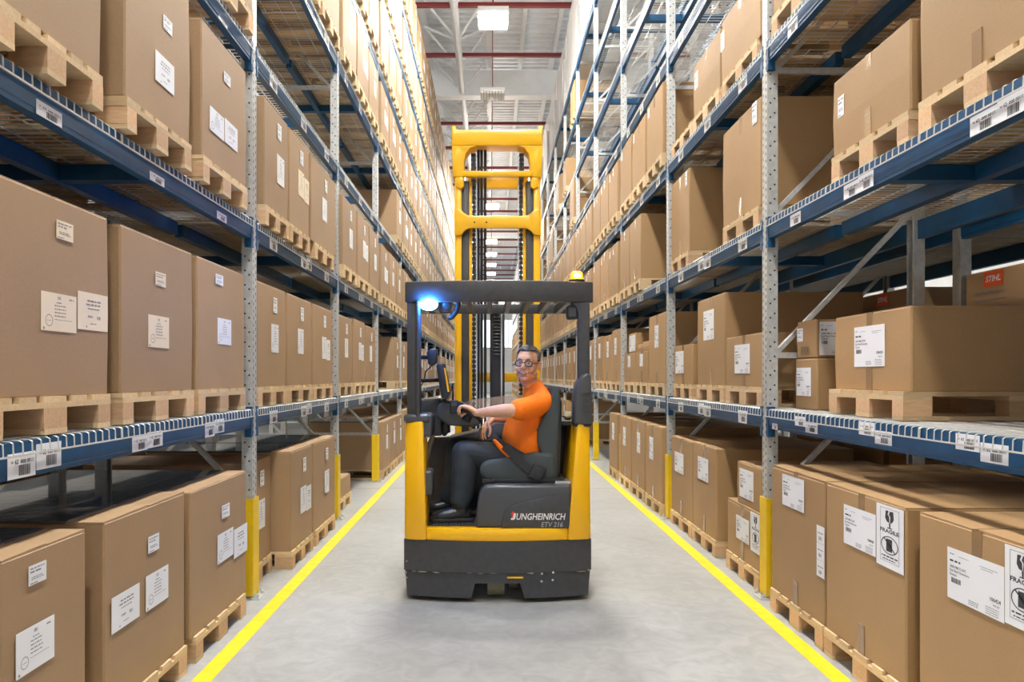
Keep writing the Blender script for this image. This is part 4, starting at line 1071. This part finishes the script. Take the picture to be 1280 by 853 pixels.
# belt
bt = empty('seat_belt', (0, 0, 0)); bt.parent = TR; bt.location = Vector((.3, 5.1, .9)) - TR.location
pts = [P3(616, 545, 5.42), P3(620, 550, 5.22), P3(630, 558, 5.11), P3(640, 567, 5.075), P3(652, 579, 5.07), P3(664, 589, 5.07)]
m = MB(); rings = []
for i, p in enumerate(pts):
    t = (pts[min(i+1, 5)] - pts[max(i-1, 0)]).normalized(); nrm = Vector((-.3, -1, .35)); wv = t.cross(nrm).normalized() * .028; th = nrm.normalized() * .003
    rings.append([p - wv - th, p + wv - th, p + wv + th, p - wv + th])
m.loft(rings).build('strap', TBLACK, bt)
xz(MB(), [(659, 595), (668, 580), (683, 586), (675, 602)], 5.07, 5.045, 5.085).build('buckle', TBLACK, bt, bevel=.006)
# mast
YM = 6.7
ms = empty('mast', (0, 0, 0)); ms.parent = TR; ms.location = Vector((.06, YM, 0)) - TR.location
def mx(name, u0, u1, v0, v1, y0, y1, mat, Y=YM, bevel=.006, z0=None):
    x0, za = W(u0, v0, Y); x1, zb_ = W(u1, v1, Y)
    return MB().box(x0, x1, y0, y1, z0 if z0 is not None else zb_, za).build(name, mat, ms, bevel=bevel)
for sgn in (-1, 1):
    def mu(a, b_): return (a, b_) if sgn < 0 else (1244 - b_, 1244 - a)
    mx('mast_channel', *mu(568.5, 577), 220, 0, YM, YM + .14, TYEL, z0=.08)
    mx('mast_rail', *mu(577, 586), 225, 0, YM + .03, YM + .16, TDARK, z0=.08)
    mx('inner_channel', *mu(586, 590), 225, 0, YM + .06, YM + .22, TYEL, z0=.08)
    c = mx('lift_chain', *mu(591, 593), 190, 0, YM + .1, YM + .115, TBLACK, z0=.3, bevel=0)
    lm = None; xa, _ = W(mu(588.5, 594.5)[0], 0, YM); xb, _ = W(mu(588.5, 594.5)[1], 0, YM)
    ch = MB(); z = .4
    while z < 3.62: ch.box(xa, xb, YM + .085, YM + .13, z, z + .030); z += .044
    ch.build('chain_link', TBLACK, c)['kind'] = 'stuff'
    mx('steel_rod', *mu(595, 596.3), 190, 0, YM + .10, YM + .115, STEEL, z0=.3, bevel=0)
for u in (598, 602, 606.5): MB().cyl(P3(u, 178, YM + .12), (W(u, 0, YM + .12)[0], YM + .12, .3), .013, 10).build('hydraulic_hose', TBLACK, ms, True)
hd = xz(MB(), [(565, 158), (569.5, 158), (571, 163.5), (673, 163.5), (674.5, 158), (678, 158), (678, 183), (565, 183)], YM, YM - .03, YM + .17).build('mast_head', TYEL, ms, bevel=.008)
for sgn in (-1, 1):
    fl_ = (lambda u: u) if sgn < 0 else (lambda u: 1243 - u)
    xz(MB(), [(fl_(565), 183), (fl_(596), 183), (fl_(588), 186), (fl_(582.5), 193), (fl_(580.5), 203), (fl_(580.5), 222), (fl_(566), 222)], YM, YM - .025, YM + .165).build('head_cheek', TYEL, hd, bevel=.006)
    xz(MB(), [(fl_(570), 222), (fl_(580), 222), (fl_(580), 234), (fl_(576), 237), (fl_(570), 234)], YM, YM - .02, YM + .1).build('head_foot', TYEL, hd, bevel=.006)
mx('head_bar', 578, 666, 215, 222, YM - .04, YM + .02, TYEL)
mx('inner_head', 585, 660, 222, 236, YM + .17, YM + .25, TYEL, Y=YM + .2)
xz(MB(), [(568, 262), (577, 263), (580, 267), (585, 270), (592, 270.5), (652, 270.5), (659, 270), (664, 267), (667, 263), (676, 262), (676, 295), (667, 294.5), (664, 290), (659, 286.5), (652, 286), (592, 286), (585, 286.5), (580, 290), (577, 294.5), (568, 295)], YM, YM - .03, YM + .01).build('cross_plate', TYEL, ms, bevel=.006)
for u in (593, 608): MB().cyl(P3(u, 278, YM - .034), P3(u, 278, YM - .02), .008, 10).build('plate_hole', TBLACK, ms)
mx('cross_plate', 590, 656, 466, 478, YM + .12, YM + .16, TYEL)
mx('cross_plate', 570, 676, 560, 585, YM - .02, YM + .2, TYEL)
mx('cylinder_housing', 612.5, 631, 385, 0, YM + .04, YM + .14, TBLACK, z0=.3, bevel=.01)
mx('steel_rod', 626, 628, 380, 0, YM + .02, YM + .035, STEEL, z0=.3, bevel=0)
MB().ell(P3(617.5, 383, YM - .02), (.048, .05, .075), 18, 12).build('reel_cover', TBLACK, ms, True)
for i in range(12):
    c = P3(621, 397 + i*4.2, YM + .03); MB().tube([c + Vector((math.cos(a)*.028, math.sin(a)*.012, 0)) for a in [2*math.pi*k/10 for k in range(11)]], .007, 6).build('hose_coil', TGREY, ms, True)
for sx in (-.50, .52):
    MB().box(sx, sx + .12, 6.1, 7.9, .06, .20).build('support_leg', TDARK, TR, bevel=.01)
    MB().cyl((sx + .02, 7.75, .14), (sx + .10, 7.75, .14), .14, 20).build('load_wheel', TBLACK, TR, True)
MB().box(-.30, .42, 6.95, 7.02, .28, .72).build('fork_carriage', TBLACK, TR, bevel=.008)
for sx in (-.22, .22):
    MB().prism([(7.02, .70), (7.06, .70), (7.06, .30), (8.15, .265), (8.15, .25), (7.02, .25)], 'x', sx, sx + .12).build('fork', TDARK, TR)
# ------------------------------------------------------------------ the driver
def cat(a, b, c, d, t): return .5*((2*b) + (c-a)*t + (2*a-5*b+4*c-d)*t*t + (3*b-a-3*c+d)*t**3)
def limb(m, pts, rad, n=16, sub=5, side=None):
    """smooth tapering limb through pts with rounded ends; rad: r or (r across side, r other)"""
    pts = [Vector(p) for p in pts]; rad = [(r, r) if not isinstance(r, tuple) else r for r in rad]
    P = [pts[0]] + pts + [pts[-1]]; Q = [rad[0]] + rad + [rad[-1]]; cs = []; rs = []
    for i in range(len(pts) - 1):
        for k in range(sub):
            t = k / sub; cs.append(cat(P[i], P[i+1], P[i+2], P[i+3], t)); rs.append(tuple(cat(Q[i][j], Q[i+1][j], Q[i+2][j], Q[i+3][j], t) for j in (0, 1)))
    cs.append(pts[-1]); rs.append(rad[-1])
    t0 = (cs[0] - cs[1]).normalized(); t1 = (cs[-1] - cs[-2]).normalized()
    cap0 = [(cs[0] + t0 * min(rs[0]) * math.sin(a), tuple(r*math.cos(a) for r in rs[0])) for a in (R(80), R(55), R(28))]
    cap1 = [(cs[-1] + t1 * min(rs[-1]) * math.sin(a), tuple(r*math.cos(a) for r in rs[-1])) for a in (R(28), R(55), R(80))]
    cs = [c for c, r in cap0] + cs + [c for c, r in cap1]; rs = [r for c, r in cap0] + rs + [r for c, r in cap1]
    rings = []; prev = Vector(side) if side else None
    for i, p in enumerate(cs):
        t = (cs[min(i+1, len(cs)-1)] - cs[max(i-1, 0)]).normalized()
        if prev is None: prev = t.cross(Vector((0, 0, 1)) if abs(t.z) < .9 else Vector((0, 1, 0)))
        e1 = prev - t * prev.dot(t); e1.normalize(); prev = e1 if not side else Vector(side); e2 = t.cross(e1)
        rings.append([p + e1*math.cos(2*math.pi*k/n)*rs[i][0] + e2*math.sin(2*math.pi*k/n)*rs[i][1] for k in range(n)])
    m.loft(rings)
def fuse(m, name, mat, parent, voxel, smooth=3, fac=.5, origin=None):
    o = m.build(name, mat, parent, origin=origin)
    bm = bmesh.new(); bm.from_mesh(o.data); bmesh.ops.recalc_face_normals(bm, faces=bm.faces); bm.to_mesh(o.data); bm.free()
    r = o.modifiers.new('remesh', 'REMESH'); r.mode = 'VOXEL'; r.voxel_size = voxel
    s_ = o.modifiers.new('smooth', 'SMOOTH'); s_.iterations = smooth; s_.factor = fac
    dg = bpy.context.evaluated_depsgraph_get(); dg.update()
    me = bpy.data.meshes.new_from_object(o.evaluated_get(dg))
    o.modifiers.clear(); old = o.data; o.data = me; bpy.data.meshes.remove(old)
    if not me.materials: me.materials.append(mat)
    me.polygons.foreach_set('use_smooth', [True] * len(me.polygons))
    return o
PY = 5.33
HC = P3(659.5, 456, 5.28)                          # middle of the head
yaw = R(19); SC = 1.10
fw = Vector((-math.sin(yaw), -math.cos(yaw), -.03)).normalized(); up = (Vector((.06, 0, 1)) - fw * fw.dot(Vector((.06, 0, 1)))).normalized(); rt = fw.cross(up)
HR = Matrix((rt, fw, up)).transposed()              # head axes: x to his right, y forward, z up
def hp(x, y, z): return HC + HR @ (Vector((x, y, z)) * SC)
def he(m, c, r, n=16, k=10): m.ell(hp(*c), tuple(q*SC for q in r), n, k, HR)
NB = P3(667, 486, PY)                               # base of the neck
sh_n = P3(677, 505, 5.145); el_n = P3(643, 513, 5.0); wr_n = P3(595, 516.5, 5.12)
sh_f = P3(671, 503, 5.54); el_f = P3(652, 521, 5.66); wr_f = P3(615, 524, 5.50)
hipn = P3(664, 577, 5.24); hipf = P3(662, 572, 5.45)
kn_n = P3(580, 566, 5.18); kn_f = P3(573, 560, 5.47); an_n = P3(574, 640, 5.15); an_f = P3(560, 634, 5.47)
body = MB()
he(body, (0, -.012, .035), (.074, .093, .082)); he(body, (0, .012, -.028), (.066, .072, .078)); he(body, (0, .022, -.066), (.054, .060, .042)); he(body, (0, .005, -.088), (.045, .05, .03))
he(body, (0, .066, -.092), (.027, .020, .018)); he(body, (0, .060, .035), (.056, .030, .035))
for q in (-1, 1):
    he(body, (q*.038, .056, -.030), (.027, .027, .027)); he(body, (q*.030, .074, .024), (.026, .012, .008)); he(body, (q*.055, .01, -.060), (.016, .038, .024))
    he(body, (q*.076, -.012, -.004), (.009, .019, .031)); he(body, (q*.082, -.020, .004), (.006, .013, .020)); he(body, (q*.012, .097, -.020), (.009, .011, .008))
limb(body, [hp(0, .084, .018), hp(0, .098, -.002), hp(0, .108, -.016)], [.009*SC, .011*SC, .0135*SC], 12)
he(body, (0, .083, -.052), (.030, .010, .010)); he(body, (0, .080, -.068), (.024, .010, .009))
limb(body, [hp(0, -.02, -.03), hp(0, -.018, -.09), NB + Vector((0, 0, .01)), NB + Vector((.01, 0, -.07))], [.060, .061, .066, .09])
limb(body, [P3(664, 575, PY), P3(662, 548, PY), P3(668, 520, PY), P3(670, 503, PY)], [(.16, .13), (.16, .14), (.17, .12), (.15, .08)], side=(0, 1, 0))
# arms
limb(body, [sh_n, (sh_n + el_n)/2, el_n, el_n.lerp(wr_n, .3), el_n.lerp(wr_n, .75), wr_n], [.056, .052, .047, .048, .034, (.029, .024)])
limb(body, [sh_f, (sh_f + el_f)/2, el_f, el_f.lerp(wr_f, .3), el_f.lerp(wr_f, .75), wr_f], [.056, .052, .047, .047, .033, (.028, .024)])
# legs under the trousers
for h_, k_, a_ in ((hipn, kn_n, an_n), (hipf, kn_f, an_f)):
    limb(body, [h_, (h_ + k_)/2, k_, k_.lerp(a_, .4), a_], [.075, .065, .05, .048, .035])
# hands
def finger(pts, r0, r1): limb(body, pts, [r0, (r0*2 + r1)/3, (r0 + 2*r1)/3, r1][:len(pts)], 10, 4)
# near hand lies over the wheel knob, fingers bent down around it
pal = P3(584.5, 509.5, 5.125)
limb(body, [wr_n, wr_n.lerp(pal, .5) + Vector((0, 0, .004)), pal, P3(580, 508.5, 5.13)], [(.028, .023), (.037, .020), (.041, .018), (.038, .015)], 14, 5, (0, 1, 0))
for i, (dy, l) in enumerate(((-.029, .85), (-.010, 1.0), (.009, 1.05), (.027, .95))):
    k0 = P3(581.5, 508.5, 5.13 + dy)
    finger([k0, k0 + Vector((-.030*l, 0, .002)), k0 + Vector((-.048*l, .004, -.026*l)), k0 + Vector((-.044*l, .008, -.052*l))], .0108, .0085)
finger([P3(589, 512, 5.155), P3(584, 515, 5.175), P3(579.5, 518, 5.175), P3(576.5, 520, 5.165)], .0135, .0095)
# far hand hangs over the thigh
palf = P3(607.5, 531.5, 5.44)
limb(body, [wr_f, wr_f.lerp(palf, .5), palf, P3(604, 535.5, 5.42)], [(.028, .024), (.040, .022), (.043, .019), (.039, .015)], 14, 5, (.55, -.8, .25))
for dx, dy, l in ((-.016, .028, .8), (-.010, .006, 1.0), (.004, -.012, 1.05), (.022, -.028, .95)):
    k0 = P3(604, 535.5, 5.42) + Vector((dx, dy, 0))
    finger([k0, k0 + Vector((-.012*l, -.006, -.030*l)), k0 + Vector((-.012*l, -.008, -.058*l)), k0 + Vector((-.002, -.006, -.082*l))], .0105, .0085)
finger([P3(610, 529, 5.40), P3(612.5, 536, 5.385), P3(612.5, 542, 5.38), P3(611, 546, 5.38)], .013, .0095)
MAN = fuse(body, 'person', SKIN, None, .0042, 3, .5, origin=P3(662, 590, PY))
tag(MAN, 'seated driver with grey hair, glasses, orange T-shirt and dark jeans, hand on wheel', 'person')
# face
for q in (-1, 1):
    e_ = MB(); he(e_, (q*.031, .066, .010), (.0125, .012, .0075)); e_ = e_.build('eye', WHITEE, MAN, True)
    c = hp(q*.031 , .0765, .010); MB().ell(c, (.0068, .0040, .0066), 12, 8, HR).build('iris', IRIS, e_, True)
    b_ = MB(); limb(b_, [hp(q*.014, .086, .032), hp(q*.030, .085, .037), hp(q*.050, .068, .031)], [.0035, .005, .003], 8); b_.build('eyebrow', HAIRM, MAN, True)
lp = MB(); limb(lp, [hp(-.033, .072, -.049), hp(-.014, .089, -.057), hp(.014, .089, -.057), hp(.033, .072, -.049)], [.0025, .0065, .0065, .0025], 8); lp.build('lips', LIP, MAN, True)
tt = MB(); limb(tt, [hp(-.024, .0835, -.0525), hp(-.010, .0945, -.0565), hp(.010, .0945, -.0565), hp(.024, .0835, -.0525)], [.0012, .0022, .0022, .0012], 8); tt.build('teeth', WHITEE, MAN, True)
# hair: cap over the skull with a hairline
hv = []; hf = []; n, k = 40, 22; idx = {}
rh = random.Random(4)
def hairpt(i, j, d):
    th = math.pi * i / k; ph = 2*math.pi*j/n
    v = Vector((math.sin(th)*math.cos(ph), math.sin(th)*math.sin(ph), math.cos(th)))
    return v
def inside(v):
    f = v.y
    if f > .25: return v.z > .60 + .10*max(0, f - .5)
    if f > -.05: return v.z > -.12 if abs(v.x) > .6 else v.z > .45
    return v.z > -.62 + .2*max(0, f + .3)
mh = MB()
for i in range(k):
    for j in range(n):
        vs_ = [hairpt(i, j, 0), hairpt(i+1, j, 0), hairpt(i+1, (j+1) % n, 0), hairpt(i, (j+1) % n, 0)]
        if inside(sum(vs_, Vector()) / 4):
            a = len(hv)
            for v in vs_:
                key = (round(v.x, 4), round(v.y, 4), round(v.z, 4))
                if key not in idx:
                    idx[key] = len(hv); t = .010 if v.z > .3 else .004
                    t += rh.uniform(-.001, .003) + (.005 if v.z > .7 and v.y > 0 else 0)
                    hv.append(hp(v.x*(.074 + t), -.012 + v.y*(.093 + t), .035 + v.z*(.082 + t)))
            f_ = []
            for v in vs_:
                q = idx[round(v.x, 4), round(v.y, 4), round(v.z, 4)]
                if q not in f_: f_.append(q)
            if len(f_) > 2: hf.append(tuple(f_))
mh.add(hv, hf); hr = mh.build('hair', HAIRM, MAN, True)
so = hr.modifiers.new('thickness', 'SOLIDIFY'); so.thickness = .010; so.offset = -1
# glasses
gl = empty('glasses', (0, 0, 0)); gl.parent = MAN; gl.location = hp(0, .10, .01) - MAN.location
for q in (-1, 1):
    pts = [hp(q*.032 + .0255*math.cos(a)*(1 if abs(math.cos(a)) < .9 else .97), .094 - .10*abs(q*.032 + .025*math.cos(a))**1.6, .008 + .0185*math.copysign(abs(math.sin(a))**.6, math.sin(a))) for a in [2*math.pi*i/24 for i in range(25)]]
    MB().tube(pts, .0034, 8).build('rim', GLASSF, gl, True)
    MB().add(pts[:-1], [tuple(range(24))]).build('lens', LENS, gl)
    MB().tube([hp(q*.057, .090, .014), hp(q*.076, .05, .014), hp(q*.081, -.01, .010)], .0024, 8).build('temple', GLASSF, gl, True)
MB().tube([hp(-.008, .094, .012), hp(0, .099, .014), hp(.008, .094, .012)], .0024, 8).build('bridge', GLASSF, gl, True)
# T-shirt
ts = MB()
limb(ts, [P3(662, 572, PY), P3(659, 556, PY), P3(659, 540, PY), P3(665, 520, PY), P3(670, 505, PY), P3(669, 496, PY)], [(.185, .150), (.200, .180), (.200, .178), (.200, .148), (.180, .105), (.115, .07)], 20, 6, (0, 1, 0))
limb(ts, [NB + Vector((.01, 0, -.06)), NB + Vector((.006, 0, -.02)), NB + Vector((.002, 0, .006))], [(.13, .095), (.095, .085), (.076, .074)], 20, 4, (0, 1, 0))
for q_s in (sh_n, sh_f): limb(ts, [NB + Vector((.012, 0, -.012)), NB.lerp(q_s, .5) + Vector((.01, 0, .014)), q_s + Vector((.01, 0, .012))], [.07, .072, .074], 16, 5)
limb(ts, [P3(670, 500, 5.25), sh_n + Vector((0, .01, .004)), sh_n.lerp(el_n, .45) + Vector((0, 0, -.005)), sh_n.lerp(el_n, .82) + Vector((0, 0, -.006))], [.085, .083, .078, .079], 18, 6)
limb(ts, [P3(668, 500, 5.42), sh_f, sh_f.lerp(el_f, .45), sh_f.lerp(el_f, .80)], [.085, .083, .076, .076], 18, 6)
fuse(ts, 't_shirt', SHIRT, MAN, .007, 6, .5)
# hem of the shirt hanging over the thigh
hm = MB(); limb(hm, [P3(618, 551, 5.17), P3(626, 560, 5.125), P3(635, 569, 5.11), P3(643, 576, 5.11)], [(.010, .014), (.014, .02), (.014, .02), (.010, .012)], 10); hm.build('shirt_hem', SHIRT, MAN, True)
# jeans
jn = MB()
limb(jn, [P3(672, 580, PY), P3(655, 573, PY), P3(640, 570, PY)], [(.19, .11), (.20, .125), (.19, .105)], 20, 5, (0, 1, 0))
for h_, k_, a_ in ((hipn, kn_n, an_n), (hipf, kn_f, an_f)):
    limb(jn, [h_, h_.lerp(k_, .35), h_.lerp(k_, .75), k_], [.112, .108, .094, .088], 18, 6)
    limb(jn, [k_ + Vector((0, 0, -.005)), k_.lerp(a_, .3) + Vector((.015, 0, 0)), k_.lerp(a_, .65) + Vector((.012, 0, 0)), a_ + Vector((.010, 0, .085))], [.088, .092, .084, .076], 18, 6)
jo = fuse(jn, 'jeans', JEANS, MAN, .007, 5, .5)
# shoes
for a_, zf in ((an_n, .523), (an_f, .523)):
    sm = MB(); x0, y0 = a_.x, a_.y
    limb(sm, [(x0 + .055, y0, zf + .052), (x0 + .02, y0, zf + .058), (x0 - .06, y0 - .01, zf + .048), (x0 - .135, y0 - .015, zf + .038), (x0 - .165, y0 - .018, zf + .035)], [(.038, .046), (.044, .052), (.048, .050), (.050, .042), (.042, .034)], 16, 5, (0, 1, 0))
    limb(sm, [(x0 + .018, y0, zf + .06), (x0 + .012, y0, zf + .15)], [(.048, .058), (.05, .06)], 16, 4, (0, 1, 0))
    so_ = fuse(sm, 'shoe', LEATHER, MAN, .006, 3)
    out = [(x0 + .105, -.03), (x0 + .105, .03), (x0 + .05, .044), (x0 - .06, .046), (x0 - .15, .046), (x0 - .20, .025), (x0 - .205, -.01), (x0 - .19, -.04), (x0 - .13, -.055), (x0 - .05, -.05), (x0 + .05, -.044)]
    MB().loft([[(x, y0 + y - (.012 if x < x0 - .05 else 0), zf - .001) for x, y in out], [(x, y0 + y - (.012 if x < x0 - .05 else 0), zf + .028) for x, y in out]]).build('sole', TBLACK, so_, bevel=.005)
    for i in range(4):
        xx = x0 - .035 - i*.022; MB().tube([(xx, y0 - .03, zf + .084 - i*.004), (xx, y0, zf + .094 - i*.005), (xx, y0 + .03, zf + .084 - i*.004)], .004, 6).build('lace', TGREY, so_, True)
